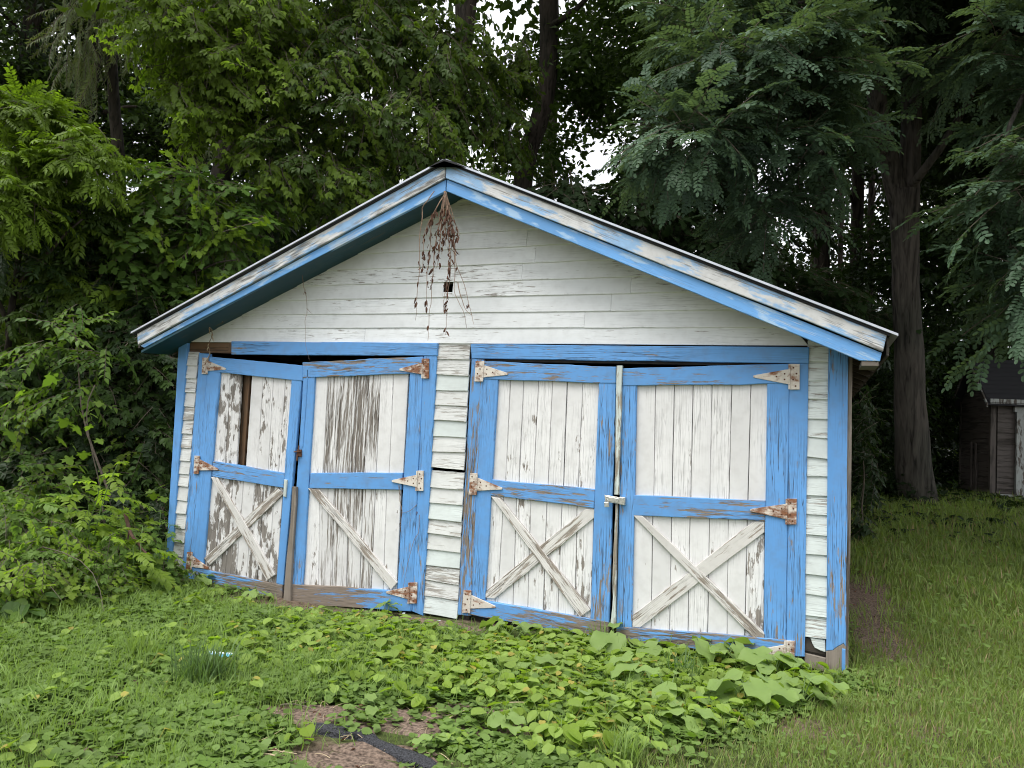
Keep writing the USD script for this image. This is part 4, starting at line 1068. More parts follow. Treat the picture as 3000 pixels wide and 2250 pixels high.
# ------------------------------------------------------------------ trees behind and beside the garage
b = down(at(2688, 1490, 12.5), -.3)
lp = [b, b + [0, 0, .25], at(2675, 1330, 12.5), at(2660, 1000, 12.5), at(2652, 760, 12.5), at(2650, 560, 12.5)]
tree('black_locust', 'big twin-trunked tree with furrowed bark and blue-green feathery leaves hanging over the roof',
     [(lp, [.31, .27, .23, .21, .20, .225]),
      ([at(2640, 600, 12.5), at(2600, 450, 12.5), at(2552, 200, 12.3), at(2520, 60, 12.2), at(2500, -300, 12)], [.17, .15, .14, .125, .10]),
      ([at(2664, 610, 12.5), at(2668, 430, 12.6), at(2672, 300, 12.7), at(2655, 50, 12.8), at(2640, -350, 13)], [.17, .155, .15, .14, .10])],
     [([at(2672, 552, 12.4), at(2700, 510, 12.1), at(2776, 412, 11.9), at(2852, 255, 11.8), at(2900, 60, 11.6)], .075, .03),
      ([at(2600, 450, 12.5), at(2500, 380, 11.5), at(2420, 300, 10), at(2250, 200, 8.6)], .07, .02),
      ([at(2540, 150, 12.3), at(2400, 20, 10.5), at(2200, 60, 9)], .06, .015),
      ([at(2590, 410, 12.4), at(2450, 420, 11), at(2350, 470, 9.6), at(2240, 560, 8.8)], .05, .012),
      ([at(2668, 300, 12.6), at(2740, 200, 11), at(2780, 160, 9.8)], .05, .012),
      ([at(2620, 380, 12.3), at(2480, 400, 12), at(2330, 470, 11.9), at(2260, 460, 11.8)], .025, .01)],
     [dict(kind='locust', mats='leaf_locust', droop=.06, scale=1.12, clumps=[C(2230, 230, 8.2, 1.05, .8, .62, 131), C(2040, 400, 8.0, .62, .6, .42, 61), C(2380, 150, 8.6, .6, .8, .5, 60), C(2300, 420, 8.3, .8, .6, .4, 53),
                                                               C(2240, 640, 8.8, .45, .4, .45, 32), C(2130, 60, 9.0, .9, .8, .5, 68), C(2800, 190, 9.7, .45, .5, .42, 27), C(2440, -40, 9.2, .8, .8, .45, 45), C(2640, 60, 10.2, .4, .5, .3, 15)]),
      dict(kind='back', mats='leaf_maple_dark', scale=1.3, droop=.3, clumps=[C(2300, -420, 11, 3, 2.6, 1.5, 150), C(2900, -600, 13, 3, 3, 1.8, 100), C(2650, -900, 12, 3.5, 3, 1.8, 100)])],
     bark_='bark_locust', sides=44, ridge=.10)
tree('black_locust', 'hanging blue-green locust branches coming in at the right edge, above the small dark shed',
     [([down(at(3560, 1500, 9)), at(3520, 900, 9), at(3480, 200, 9), at(3450, -600, 9)], [.3, .24, .2, .14])],
     [([at(3500, 500, 9), at(3250, 150, 8.2), at(3020, 250, 7.5), at(2930, 480, 7.2)], .07, .015), ([at(3510, 800, 9), at(3200, 560, 8), at(3000, 700, 7.2)], .05, .012)],
     [dict(kind='locust', mats='leaf_locust', droop=.15, scale=1.12, clumps=[C(3000, 540, 7.2, .34, .5, .65, 45), C(3010, 860, 7.0, .30, .4, .36, 25), C(2960, 110, 7.6, .38, .5, .55, 38), C(3000, 720, 7.1, .28, .4, .4, 20), C(3150, 500, 7.6, .7, .7, 1.6, 85)]),
      dict(kind='back', mats='leaf_maple_dark', scale=1.3, clumps=[C(3500, -300, 9, 2.6, 2.5, 1.4, 110), C(3300, -900, 10, 3, 3, 1.6, 90), C(2700, -330, 9, 1.6, 1.8, .9, 110), C(2950, -330, 11, 2.0, 2, .9, 140), C(3250, -300, 12.5, 2.4, 2.2, 1.0, 150), C(2850, -300, 14, 2.2, 2.2, 1.0, 140), C(3500, 100, 10, 1.8, 2, 1.2, 110), C(3600, 200, 14, 2.4, 2.4, 1.6, 130), *[(np.array([x_, y_, 8.3 + .25 * (y_ - 5) / 3]), (1.7, 1.7, .7), 85) for x_ in (5.2, 7.8, 10.4) for y_ in (4.5, 7.5, 10.5, 13.5)]])],
     bark_='bark_locust', sides=16, ridge=.08)

b = down(at(1535, 1300, 13.5))
tree('box_elder', 'leafy tree with one dark leaning trunk rising behind the gable peak',
     [([b, at(1522, 700, 13.5), at(1535, 490, 13.5), at(1585, 330, 13.4), at(1608, 200, 13.4), at(1606, 0, 13.3), at(1590, -400, 13)], [.28, .21, .185, .175, .165, .155, .1])],
     [([at(1606, 90, 13.4), at(1640, 60, 13), at(1760, -40, 12.5)], .07, .03), ([at(1560, 400, 13.4), at(1450, 250, 12.4), at(1330, 150, 11.4)], .07, .02),
      ([at(1540, 480, 13.4), at(1380, 400, 12), at(1100, 350, 10.8)], .06, .02)],
     [dict(kind='boxelder', mats=['leaf_boxelder', 'leaf_boxelder_dark'], droop=.55, clumps=[C(1250, 150, 10.8, .95, .9, 1.05, 150), C(1160, 400, 10.4, 1.0, .8, .50, 105), C(1390, 250, 11.4, .50, .6, .75, 70),
            C(1390, 560, 10.6, .62, .5, .26, 60), C(1480, 380, 11.5, .40, .5, .5, 36), C(1520, 190, 12.4, .34, .4, .36, 34), C(1500, 260, 12.8, .34, .4, .4, 30), C(1090, 110, 10.6, .75, .8, .8, 90)]),
      dict(kind='back', mats=['leaf_boxelder_dark', 'leaf_back'], clumps=[C(1760, 120, 14, 1.15, 1.2, .95, 120), C(1900, 280, 14, .7, .8, .9, 80), C(1680, 270, 14.5, .40, .6, .30, 30), C(1600, 450, 14.4, .20, .4, .40, 24)]),
      dict(kind='back', mats='leaf_boxelder_dark', scale=1.6, clumps=[C(1250, -450, 12, 3, 2.6, 1.5, 150), C(1800, -550, 13.5, 3.2, 2.8, 1.6, 150)])])
b = down(at(1290, 1300, 13.0))
tree('box_elder', 'slim tree, its slanting grey trunk half hidden in leaves left of the dark trunk',
     [([b, at(1300, 560, 13), at(1310, 430, 12.9), at(1350, 250, 12.8), at(1378, 60, 12.7), at(1400, -300, 12.6)], [.17, .13, .12, .105, .09, .06])],
     [([at(1330, 320, 12.8), at(1250, 200, 12), at(1150, 130, 11.2)], .05, .015)],
     [dict(kind='boxelder', mats=['leaf_boxelder_dark', 'leaf_boxelder'], droop=.5, clumps=[C(960, 300, 10.2, .8, .8, .8, 110), C(990, 540, 10.2, .85, .6, .35, 70), C(820, 470, 9.9, .6, .6, .55, 60), C(900, 120, 10.6, .65, .7, .6, 60)]), dict(kind='back', mats='leaf_boxelder_dark', clumps=[C(890, 690, 14.2, .9, .7, .55, 80), C(1040, 600, 14.4, .9, .7, .5, 80), C(760, 800, 14, .8, .7, .5, 60)])])
b = down(at(560, 1350, 12))
tree('box_elder', 'yellow-green tree with drooping sprays and a bare dark branch at the upper left',
     [([b, at(620, 700, 12), at(700, 200, 12), at(760, -300, 12)], [.2, .17, .15, .1])],
     [([at(705, 150, 12), at(680, 40, 11), at(640, 10, 10), at(580, 50, 9.7), at(555, 110, 9.6)], .05, .02), ([at(650, 460, 12), at(720, 380, 10.8), at(800, 330, 10)], .04, .012)],
     [dict(kind='boxelder', mats=['leaf_boxelder', 'leaf_boxelder', 'leaf_bright'], droop=.5, clumps=[C(540, 130, 9.7, .80, .8, .55, 100), C(700, 210, 9.8, .8, .7, .55, 100), C(620, 330, 10, .75, .7, .4, 70), C(760, 60, 10, .7, .7, .5, 70)]),
      dict(kind='back', mats='leaf_boxelder', scale=1.5, clumps=[C(600, -400, 11, 2.6, 2.4, 1.3, 130)])])
tree('tall_tree', 'dark grey-green tree with two thin upright stems at the far upper left',
     [([down(at(60, 1350, 15)), at(70, 400, 15), at(80, 180, 15), at(105, 0, 15), at(120, -300, 15)], [.26, .2, .18, .17, .12]),
      ([down(at(215, 1350, 15)), at(235, 400, 15), at(262, 250, 15), at(290, 0, 15), at(300, -300, 15)], [.28, .22, .20, .17, .12])],
     [([at(240, 380, 15), at(300, 330, 14.6), at(400, 310, 14)], .07, .02), ([at(85, 150, 15), at(30, 60, 14.5), at(-40, 0, 14)], .05, .02)],
     [dict(kind='back', mats=['leaf_back', 'leaf_back_dark'], clumps=[C(60, 60, 14.5, 1.3, 1.3, 1.3, 130), C(180, 330, 15.5, 1.5, 1.3, 1.0, 150), C(420, 380, 15.5, 1.4, 1.2, .9, 130), C(430, 60, 16, 1.3, 1.2, 1.2, 110), C(-120, 300, 15, 1.3, 1.2, 1.6, 130)]),
      dict(kind='back', mats='leaf_back_dark', scale=1.6, clumps=[C(100, -450, 14.5, 3.4, 3, 1.6, 170)])])
tree('willow', 'pale narrow-leaved tree with sprays hanging between the two dark stems',
     [([down(at(360, 1350, 14)), at(350, 600, 13.6), at(330, 200, 13.2), at(320, -200, 13)], [.14, .12, .1, .06])], [],
     [dict(kind='willow', mats='leaf_willow', droop=.8, clumps=[C(225, 130, 12.8, .65, .6, .8, 80), C(360, 70, 12.8, .5, .5, .6, 50), C(640, 330, 12.5, .8, .6, .8, 80)])])

tree('walnut', 'tall leafy sapling with long feather-like yellow-green leaves at the left edge',
     [([down(at(10, 1400, 9)), at(25, 1000, 9), at(60, 700, 8.9), at(110, 450, 8.8), at(130, 320, 8.8)], [.06, .05, .04, .025, .012])],
     [([at(40, 850, 9), at(120, 760, 8.7), at(240, 640, 8.4)], .03, .01), ([at(30, 950, 9), at(-40, 760, 8.5), at(-60, 500, 8.3)], .03, .01)],
     [dict(kind='walnut', mats=['leaf_walnut', 'leaf_boxelder'], droop=.3, scale=.78, clumps=[C(130, 370, 8.6, .45, .5, .30, 29), C(30, 330, 8.4, .4, .4, .3, 23), C(250, 480, 8.5, .45, .5, .35, 34), C(90, 520, 8.5, .5, .5, .35, 34), C(40, 610, 8.2, .4, .4, .35, 26)]),
      dict(kind='walnut', mats=['leaf_boxelder_dark', 'leaf_maple_dark', 'leaf_boxelder'], droop=.5, clumps=[C(110, 700, 9.0, .8, .6, .5, 40), C(80, 880, 9.2, .9, .7, .6, 46), C(280, 640, 9.2, .5, .5, .4, 26), C(260, 830, 9.4, .5, .5, .5, 26)])])
tree('maple', 'young maple with pointed lobed leaves beside the left eave of the garage',
     [([down(at(420, 1450, 9.8)), at(430, 1100, 9.8), at(480, 850, 9.8), at(560, 600, 9.8), at(590, 480, 9.8)], [.07, .06, .05, .03, .015])],
     [([at(470, 900, 9.8), at(600, 780, 9.4), at(690, 760, 9.2)], .025, .008), ([at(500, 780, 9.8), at(420, 660, 9.6), at(380, 600, 9.5)], .02, .007), ([at(540, 650, 9.8), at(660, 560, 9.6), at(740, 540, 9.6)], .02, .007)],
     [dict(kind='maple', mats=['leaf_maple', 'leaf_maple', 'leaf_walnut', 'leaf_maple'], droop=.3, clumps=[C(540, 560, 9.4, .70, .6, .35, 62), C(440, 690, 9.4, .62, .6, .45, 62), C(620, 690, 9.5, .62, .5, .40, 58), C(470, 860, 9.6, .62, .5, .45, 55), C(700, 600, 9.8, .45, .5, .3, 34), C(380, 800, 9.3, .4, .4, .4, 36), C(560, 830, 9.7, .5, .4, .35, 34)]),
      dict(kind='maple', mats='leaf_maple_dark', clumps=[C(700, 640, 11, .9, .8, .45, 60), C(560, 760, 11, 1.0, .8, .7, 80), C(330, 900, 10.6, .8, .6, .7, 60)])])

b = down(at(1980, 1350, 15))
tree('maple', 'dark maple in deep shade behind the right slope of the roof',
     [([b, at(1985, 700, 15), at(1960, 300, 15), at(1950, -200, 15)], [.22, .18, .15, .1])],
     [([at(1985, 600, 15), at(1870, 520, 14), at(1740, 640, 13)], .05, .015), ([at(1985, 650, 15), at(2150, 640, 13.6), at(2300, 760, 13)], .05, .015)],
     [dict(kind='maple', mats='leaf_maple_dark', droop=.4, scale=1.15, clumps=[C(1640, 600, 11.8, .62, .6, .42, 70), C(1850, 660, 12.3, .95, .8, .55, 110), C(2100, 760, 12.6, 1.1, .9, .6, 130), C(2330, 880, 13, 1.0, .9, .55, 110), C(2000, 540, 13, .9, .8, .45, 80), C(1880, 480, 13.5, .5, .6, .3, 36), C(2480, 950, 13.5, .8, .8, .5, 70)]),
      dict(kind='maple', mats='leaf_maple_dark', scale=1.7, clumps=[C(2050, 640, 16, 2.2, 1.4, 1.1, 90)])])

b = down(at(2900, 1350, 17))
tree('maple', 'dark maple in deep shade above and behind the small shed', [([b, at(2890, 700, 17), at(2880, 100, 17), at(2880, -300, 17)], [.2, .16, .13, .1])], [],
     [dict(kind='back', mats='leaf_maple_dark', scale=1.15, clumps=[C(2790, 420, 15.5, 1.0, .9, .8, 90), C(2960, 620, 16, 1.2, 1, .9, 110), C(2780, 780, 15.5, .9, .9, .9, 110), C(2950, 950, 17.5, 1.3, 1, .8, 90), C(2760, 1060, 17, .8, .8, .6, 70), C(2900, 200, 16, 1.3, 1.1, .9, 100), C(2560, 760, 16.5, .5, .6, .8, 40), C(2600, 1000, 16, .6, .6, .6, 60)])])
# stems that stand in the dark wood to the right
for k, (px, d, r, top, lab) in enumerate([(2408, 17, .175, 2395, 'dark straight trunk in the wood, left of a pair of gaps of bright sky'), (2509, 18, .15, 2512, 'dark straight trunk in the wood between two gaps of bright sky'),
                                          (2549, 20, .085, 2545, 'thin dark stem in the wood just left of the twin-trunked tree'), (2462, 21, .07, 2470, 'thinnest dark stem in the wood, seen against bright sky')]):
    tree('woodland_tree', lab, [([down(at(px - 8, 1350, d)), at(px, 800, d), at(px + 4, 500, d), at(top, 200, d), at(top, -300, d)], [r * 1.3, r, r * .95, r * .9, r * .6])],
         [([at(px, 620, d), at(px + 60 * (-1) ** k, 500, d - .5), at(px + 150 * (-1) ** k, 430, d - 1)], r * .3, r * .1)],
         [dict(kind='back', mats='leaf_back_dark', scale=1.25, clumps=[C(px - 120 + 60 * k, 170 - 40 * k, d, 1.8, 1.4, 1.1, 110), C(px + 90, 1130, d, 1.6, 1.2, .9, 80), C(px, -420, d, 3.0, 2.5, 1.6, 80)])], group='dark stems in the wood to the right')
# the wood closes the view all round
far = [(-1250, 22), (-750, 25), (-330, 24), (-60, 28), (230, 24), (520, 27), (800, 23), (1090, 27), (1330, 23), (1600, 28), (1880, 24), (2140, 28), (2390, 31), (2640, 27), (2870, 24), (3120, 28), (3400, 24), (3850, 26)]
words = ['well off to the left of the thicket', 'to the left of the thicket, next to the feathery sapling', 'farthest to the left, beyond the feathery sapling', 'right behind the feathery sapling', 'behind the two thin upright stems', 'behind the pale willow sprays', 'behind the yellow-green tree', 'behind the slanting grey trunk',
         'behind the gable peak', 'just right of the leaning dark trunk', 'below the small patch of open sky', 'behind the dark maple', 'behind the thin stems', 'behind the twin-trunked tree', 'above the small shed', 'behind the small shed', 'off to the right of the small shed', 'far to the right, beyond the hanging locust branches']
for k, (px, d) in enumerate(far):
    rr = np.random.default_rng(898 + k if k > 1 else 950 + k)
    cl = []
    for j in range(7):
        y = 1180 - 330 * j + rr.normal(0, 50)
        n = 95 if 300 < k * 1 or j != 2 else 80
        if not -400 < px < 3500:
            n = 60
        if 2300 < px < 2700 and 1 <= j <= 2:
            n = 62
        if px == 1600 and j in (2,):
            n = 30
        cx_ = px + rr.normal(0, 70)
        if abs(cx_ - 1740) < 330 and abs(y - 450) < 260 or abs(cx_ - 1540) < 300 and abs(y - 20) < 200:
            continue                                                # two openings in the wood where the sky shows
        cl.append(C(cx_, y, d + rr.normal(0, 1), 2.3 * d / 25, 1.8, 2.1 * d / 25, n))
    cl += [C(px + 170, 1120, d - 2.5, 2.0, 1.5, 1.1, 70), C(px - 120, 1200, d - 4, 1.8, 1.4, .8, 60)]
    b = down(at(px, 1330, d))
    tree('forest_tree', f'dense dark forest tree standing {words[k]}', [([b, at(px, 800, d), at(px + 20, 200, d), at(px, -600, d)], [.32, .24, .2, .12])], [],
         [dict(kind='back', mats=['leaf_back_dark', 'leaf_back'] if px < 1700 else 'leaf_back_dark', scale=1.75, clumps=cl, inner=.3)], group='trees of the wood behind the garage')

# ------------------------------------------------------------------ thicket to the left of the garage
def shrub(name, label, stems, crowns, category='shrub', group=None, margin=.35):
    t = thing(name, label, category, group=group)
    for k, (p, r) in enumerate(stems):
        p = bend(p, 10, .01, k)
        put(t, 'stem', tube(p, np.linspace(r, r * .35, len(p)), 5), 'twig_bark', smooth=True)
    for k, c in enumerate(crowns):
        crown(t, seed=5 * k + len(label), margin=margin, **c)
    return t


shrub('elder_sapling', 'dark leafy sapling pressed against the left corner of the garage', [([down(at(500, 1600, 8.6)), at(490, 1300, 8.8), at(440, 950, 9)], .03), ([down(at(455, 1600, 8.7)), at(430, 1250, 8.8), at(380, 1050, 9)], .02)],
      [dict(kind='vine', mats=['leaf_understory', 'leaf_maple_dark'], droop=.35, clumps=[C(470, 1080, 8.9, .42, .5, .55, 60), C(450, 1300, 8.6, .42, .5, .5, 60), C(360, 1180, 8.8, .45, .5, .55, 54), C(430, 1500, 8.2, .45, .5, .4, 48), C(420, 950, 9.2, .45, .5, .4, 44)])], margin=-.2)
shrub('leggy_sapling', 'leggy sapling with a pale bare stem rising out of the thicket', [([down(at(330, 1640, 7.6)), at(335, 1500, 7.8), at(290, 1350, 7.8), at(240, 1210, 7.9), at(225, 1000, 8), at(215, 930, 8)], .018)],
      [dict(kind='shrub', mats=['leaf_understory', 'leaf_shrub'], droop=.3, clumps=[C(225, 960, 8.0, .38, .35, .20, 14), C(150, 1040, 8.0, .4, .4, .22, 16), C(290, 1060, 8.0, .35, .35, .22, 14), C(200, 1180, 8.1, .5, .4, .3, 24)])])
shrub('understory_shrub', 'broad mass of dark leaves at the left edge, under the feathery sapling', [([down(at(80, 1600, 8.8)), at(90, 1350, 9), at(120, 1100, 9)], .025), ([down(at(200, 1600, 8.8)), at(230, 1350, 9), at(260, 1150, 9)], .02)],
      [dict(kind='vine', mats=['leaf_understory', 'leaf_maple_dark', 'leaf_shrub'], droop=.3, clumps=[C(60, 1130, 9.0, .6, .6, .5, 60), C(230, 1300, 8.8, .6, .5, .5, 60), C(60, 1380, 8.4, .6, .5, .4, 54), C(330, 1400, 8.4, .42, .4, .35, 38), C(180, 1100, 9.4, .6, .5, .5, 56), C(-150, 1200, 8.5, .7, .6, .8, 70)]), dict(kind='shrub', mats=['leaf_shrub', 'leaf_understory', 'leaf_bright'], droop=.2, clumps=[C(60, 1220, 8.3, .45, .4, .3, 30), C(120, 1420, 7.8, .45, .4, .3, 34), C(300, 1520, 7.6, .4, .35, .25, 30), C(20, 1520, 7.4, .45, .4, .3, 34), C(400, 1320, 8.4, .3, .3, .3, 22)])])
shrub('bramble', 'low tangle of bright green brambles in front of the thicket', [([down(at(90, 1760, 5.9)), at(60, 1650, 6), at(130, 1600, 6), at(230, 1640, 5.9), at(305, 1790, 5.6)], .006), ([down(at(150, 1790, 5.7)), at(110, 1720, 5.8), at(150, 1720, 5.6), at(185, 1760, 5.5)], .005), ([down(at(20, 1750, 6)), at(-20, 1600, 6.2)], .006)],
      [dict(kind='vine', mats=['leaf_shrub', 'leaf_bright', 'leaf_shrub'], scale=.62, droop=.3, clumps=[C(60, 1680, 6.0, .42, .4, .28, 58), C(230, 1690, 6.2, .40, .4, .24, 50), C(-100, 1640, 6, .45, .4, .35, 56), C(60, 1560, 6.6, .45, .4, .25, 46), C(330, 1640, 6.6, .32, .35, .22, 36), C(150, 1610, 6.4, .4, .4, .25, 44)]),
       dict(kind='maple', mats=['leaf_shrub', 'leaf_bright'], scale=.6, droop=.3, clumps=[C(110, 1740, 5.8, .45, .35, .18, 36), C(300, 1730, 6.2, .38, .3, .18, 30), C(400, 1660, 6.8, .36, .3, .22, 30), C(-60, 1760, 5.6, .4, .35, .2, 28)])])
shrub('low_shrub', 'low leafy growth at the foot of the left corner board, beside the lowest hinge', [([down(at(480, 1720, 7.0)), at(470, 1600, 7.2)], .008), ([down(at(420, 1720, 6.9)), at(400, 1580, 7.1)], .008)],
      [dict(kind='maple', mats=['leaf_shrub', 'leaf_understory', 'leaf_bright'], scale=.62, droop=.3, clumps=[C(450, 1620, 7.2, .34, .35, .22, 40), C(500, 1680, 6.9, .25, .25, .14, 22), C(400, 1560, 7.5, .36, .35, .3, 36), C(350, 1600, 7.2, .3, .3, .25, 28)])], margin=-.38)
shrub('woodland_undergrowth', 'dark bushy undergrowth at the foot of the twin-trunked tree', [([down(at(2570, 1480, 13)), at(2570, 1350, 13)], .02)],
      [dict(kind='back', mats='leaf_maple_dark', scale=.9, clumps=[C(2560, 1300, 13.5, .55, .6, .6, 60), C(2600, 1420, 13, .5, .5, .3, 40), C(2600, 1150, 14.5, .6, .6, .7, 60)])])
shrub('woodland_undergrowth', 'dark bushes between the twin-trunked tree and the small shed', [([down(at(2790, 1460, 17)), at(2790, 1350, 17)], .02)],
      [dict(kind='back', mats='leaf_maple_dark', scale=1.0, clumps=[C(2790, 1390, 17.5, .7, .6, .45, 60), C(2740, 1420, 16.5, .5, .5, .3, 40)]), dict(kind='maple', mats='leaf_bright', clumps=[C(2765, 1240, 22, .5, .5, .42, 16), C(2790, 1320, 21, .5, .4, .3, 8)])])
shrub('woodland_undergrowth', 'shaded bushes growing along the right wall of the garage', [([down(at(2530, 1500, 10)), at(2530, 1350, 10)], .015)],
      [dict(kind='shrub', mats='leaf_maple_dark', clumps=[C(2535, 1400, 10.6, .22, .6, .5, 40), C(2530, 1240, 11.2, .22, .5, .5, 40), C(2520, 1550, 9.4, .14, .4, .22, 14)])], margin=-.36)

# the wild grape: large lobed leaves, one by one
t = thing('wild_grape', 'climbing vine with large bright lobed leaves in the thicket', 'vine')
rv_ = np.random.default_rng(21)
path = bend([down(at(330, 1650, 7.5)), at(300, 1480, 7.6), at(270, 1330, 7.6), at(255, 1200, 7.6), at(280, 1130, 7.6)], 14, .01, 3)
put(t, 'stem', tube(path, .006, 5), 'twig_bark', smooth=True)
for px, py, L in [(150, 1108, .19), (250, 1140, .12), (190, 1165, .11), (215, 1190, .12), (240, 1215, .12), (268, 1200, .10), (190, 1235, .14), (225, 1255, .14), (260, 1250, .10), (180, 1290, .15), (220, 1310, .14), (245, 1330, .12), (200, 1345, .13), (240, 1372, .12), (275, 1215, .11), (290, 1180, .1),
                  (110, 1285, .12), (135, 1315, .10), (30, 1270, .20), (70, 1215, .20), (20, 1180, .13), (60, 1150, .12), (250, 1405, .12), (205, 1400, .13), (290, 1290, .1), (230, 1440, .12), (270, 1440, .12), (300, 1400, .1), (450, 1450, .12), (480, 1420, .12), (478, 1460, .11), (440, 1440, .09)]:
    d = 7.4 + rv_.normal(0, .12)
    R = rotz(rv_.uniform(0, 6.28)) @ roty(rv_.uniform(.3, .9)) @ rotx(rv_.normal(0, .3))
    vf = mv(mapleleaf(L, .3), R, at(px, py, d) - R @ np.array([L * .4, 0, 0]))
    put(t, 'leaf', vf, 'leaf_grape' if L < .17 else 'leaf_shrub', smooth=True)

# young pinnate plants
def young(name, label, foot, tops, mat, L=.5, pairs=6, lw=(.115, .022), seed=0):
    r = np.random.default_rng(seed)
    t = thing(name, label, 'plant')
    for k, top in enumerate(tops):
        p = bend([foot + [r.normal(0, .05), r.normal(0, .05), 0], (foot + top) / 2 + r.normal(0, .04, 3), top], 9, .004, k)
        put(t, 'stem', tube(p, np.linspace(.008, .003, 9), 5), 'green_stem', smooth=True)
        for j in range(7):
            q, d = onarc(p, .35 + .64 * j / 6)
            a = j * 2.4 + r.normal(0, .3)
            R = rotz(a) @ roty(r.uniform(-.5, -.05) + .05 * (6 - j)) @ rotx(r.normal(0, .15))
            s = (.75 if j > 4 else 1.0) * r.uniform(.8, 1.1)
            vf = mv(frond(r, L * s, pairs, lambda r, tt: blade(lw[0] * s * r.uniform(.85, 1.1), lw[1] * s, .15, .2), r.uniform(.5, .9), r.normal(0, .08), 1.15, .3), R, q)
            put(t, 'frond', vf, mat)
    return t


f0 = down(at(250, 1640, 6.9), 0)
young('young_tree_of_heaven', 'bright young plant with long paired leaflets in front of the thicket', f0, [at(200, 1420, 6.7), at(300, 1400, 6.8), at(345, 1360, 6.8), at(130, 1480, 6.6), at(260, 1480, 6.5)], 'leaf_bright', .42, 6, (.11, .028), 4)
young('young_tree_of_heaven', 'bright young plant with paired leaflets at the far left of the thicket', down(at(60, 1660, 6.6), 0), [at(40, 1480, 6.5), at(110, 1450, 6.6), at(0, 1540, 6.3), at(90, 1540, 6.3)], 'leaf_shrub', .40, 6, (.11, .028), 14)
young('young_tree_of_heaven', 'small darker seedling with paired leaflets beside the lower left hinge', down(at(480, 1640, 7.3), 0), [at(470, 1500, 7.4), at(500, 1540, 7.2)], 'leaf_shrub', .26, 4, (.08, .022), 8)
young('young_tree_of_heaven', 'leafy young plant nearest the garage, in front of the dead branch', down(at(380, 1690, 6.6), 0), [at(330, 1560, 6.5), at(420, 1540, 6.7), at(390, 1600, 6.4)], 'leaf_bright', .34, 6, (.095, .026), 24)
shrub('bramble', 'bright leafy bank of brambles at the far lower left corner of the thicket', [([down(at(40, 1800, 5.4)), at(20, 1700, 5.5), at(80, 1660, 5.5)], .005), ([down(at(200, 1760, 5.9)), at(190, 1660, 6), at(240, 1620, 6)], .005)],
      [dict(kind='shrub', mats=['leaf_bright', 'leaf_shrub'], scale=.7, droop=.2, clumps=[C(40, 1720, 5.5, .34, .3, .16, 40), C(200, 1660, 6.1, .36, .3, .18, 44), C(330, 1690, 6.3, .28, .3, .14, 30), C(100, 1590, 6.5, .4, .35, .2, 40)])])
t = thing('dead_branch', 'crooked reddish-brown dead branch lying in the thicket', 'branch')
put(t, 'stick', tube(bend([at(368, 1505, 6.9), at(378, 1550, 6.9), at(395, 1580, 6.8), at(432, 1622, 6.7)], 10, .008, 1), np.linspace(.018, .010, 10), 7), 'dead_branch', smooth=True)
put(t, 'twig', tube(bend([at(380, 1552, 6.9), at(372, 1600, 6.9), at(374, 1640, 6.9)], 6, .006, 2), np.linspace(.009, .005, 6), 5), 'dead_branch', smooth=True)

# ------------------------------------------------------------------ the small shed
SD = 14.5
c0 = at(2902, 1450, SD)
v = FW * [1, 1, 0]; ang = math.atan2(*(at(2870, 1300, 1) - EYE)[:2])      # bearing of the shed
vd = np.array([math.sin(ang), math.cos(ang)]); rd = np.array([vd[1], -vd[0]])
e = math.cos(math.radians(20)) * rd + math.sin(math.radians(20)) * vd
S = thing('shed', 'small dark shed with a steep roof and pale door frame near the wood', 'shed', (c0[0], c0[1], c0[2]), math.atan2(e[1], e[0]))
SW_, SL, SH = 1.55, 3.4, 1.84
put(S, 'wall', join([box(0.02, SL - .02, .02, SW_ - .02, .02, SH)]), 'dark_wood', wear=0.0)
gable = trimesh.creation.extrude_polygon(Polygon([(.02, SH), (SW_ - .02, SH), (SW_ / 2, SH + .74)]), SL - .06, engine='earcut')
v = np.array(gable.vertices)
put(S, 'gable', (np.stack([v[:, 2] + .03, v[:, 0], v[:, 1]], 1), np.array(gable.faces)), 'dark_wood', wear=0.0)


def shed_board(face, a0, a1, a2, a3, z0, z1, k):
    """A clapboard on the end wall (face 0) or the long wall (face 1), from a0..a1 at its foot to a2..a3 at its top."""
    pts = []
    for z, lo, hi, o in ((z0, a0, a1, .020), (z1 + .012, a2, a3, .004)):
        pts += [(lo, z, o), (hi, z, o), (lo, z, -.0), (hi, z, -.0)]
    v = np.array([((-o, a, z) if face == 0 else (a, -o, z)) for a, z, o in pts])
    f = np.array([(0, 1, 5), (0, 5, 4), (0, 2, 3), (0, 3, 1), (4, 5, 7), (4, 7, 6), (0, 4, 6), (0, 6, 2), (1, 3, 7), (1, 7, 5)])
    r = np.random.default_rng(k).uniform(-20, 20, 2)
    put(S, 'clapboard', (v, f if face == 1 else f[:, ::-1]), 'shed_siding', uv=np.stack([v[:, 0] + v[:, 1] + r[0], v[:, 2] + r[1]], 1), wear=0.0)


for k in range(22):
    z0, z1 = .03 + .105 * k, .03 + .105 * (k + 1)
    lim = lambda z: (0.06, SW_ - .06) if z < SH else (SW_ / 2 - max(.02, (SH + .74 - z) / .74 * SW_ / 2 - .05), SW_ / 2 + max(.02, (SH + .74 - z) / .74 * SW_ / 2 - .05))
    shed_board(0, *lim(z0), *lim(min(z1 + .012, SH + .70)), z0, z1, k + 300)
for k in range(17):
    z0, z1 = .03 + .105 * k, .03 + .105 * (k + 1)
    shed_board(1, .10, SL - .1, .10, SL - .1, z0, min(z1, SH - .02), k + 400)
wb = lambda n, q, m: put(S, n, q, m, uv=np.stack([q[0][:, 2], q[0][:, 0] + q[0][:, 1]], 1), wear=0.0)
wb('corner_post', box(-.024, .07, -.024, .06, -.05, SH), 'shed_siding')
wb('corner_post', box(-.024, .06, SW_ - .06, SW_ + .02, -.05, SH), 'shed_siding')
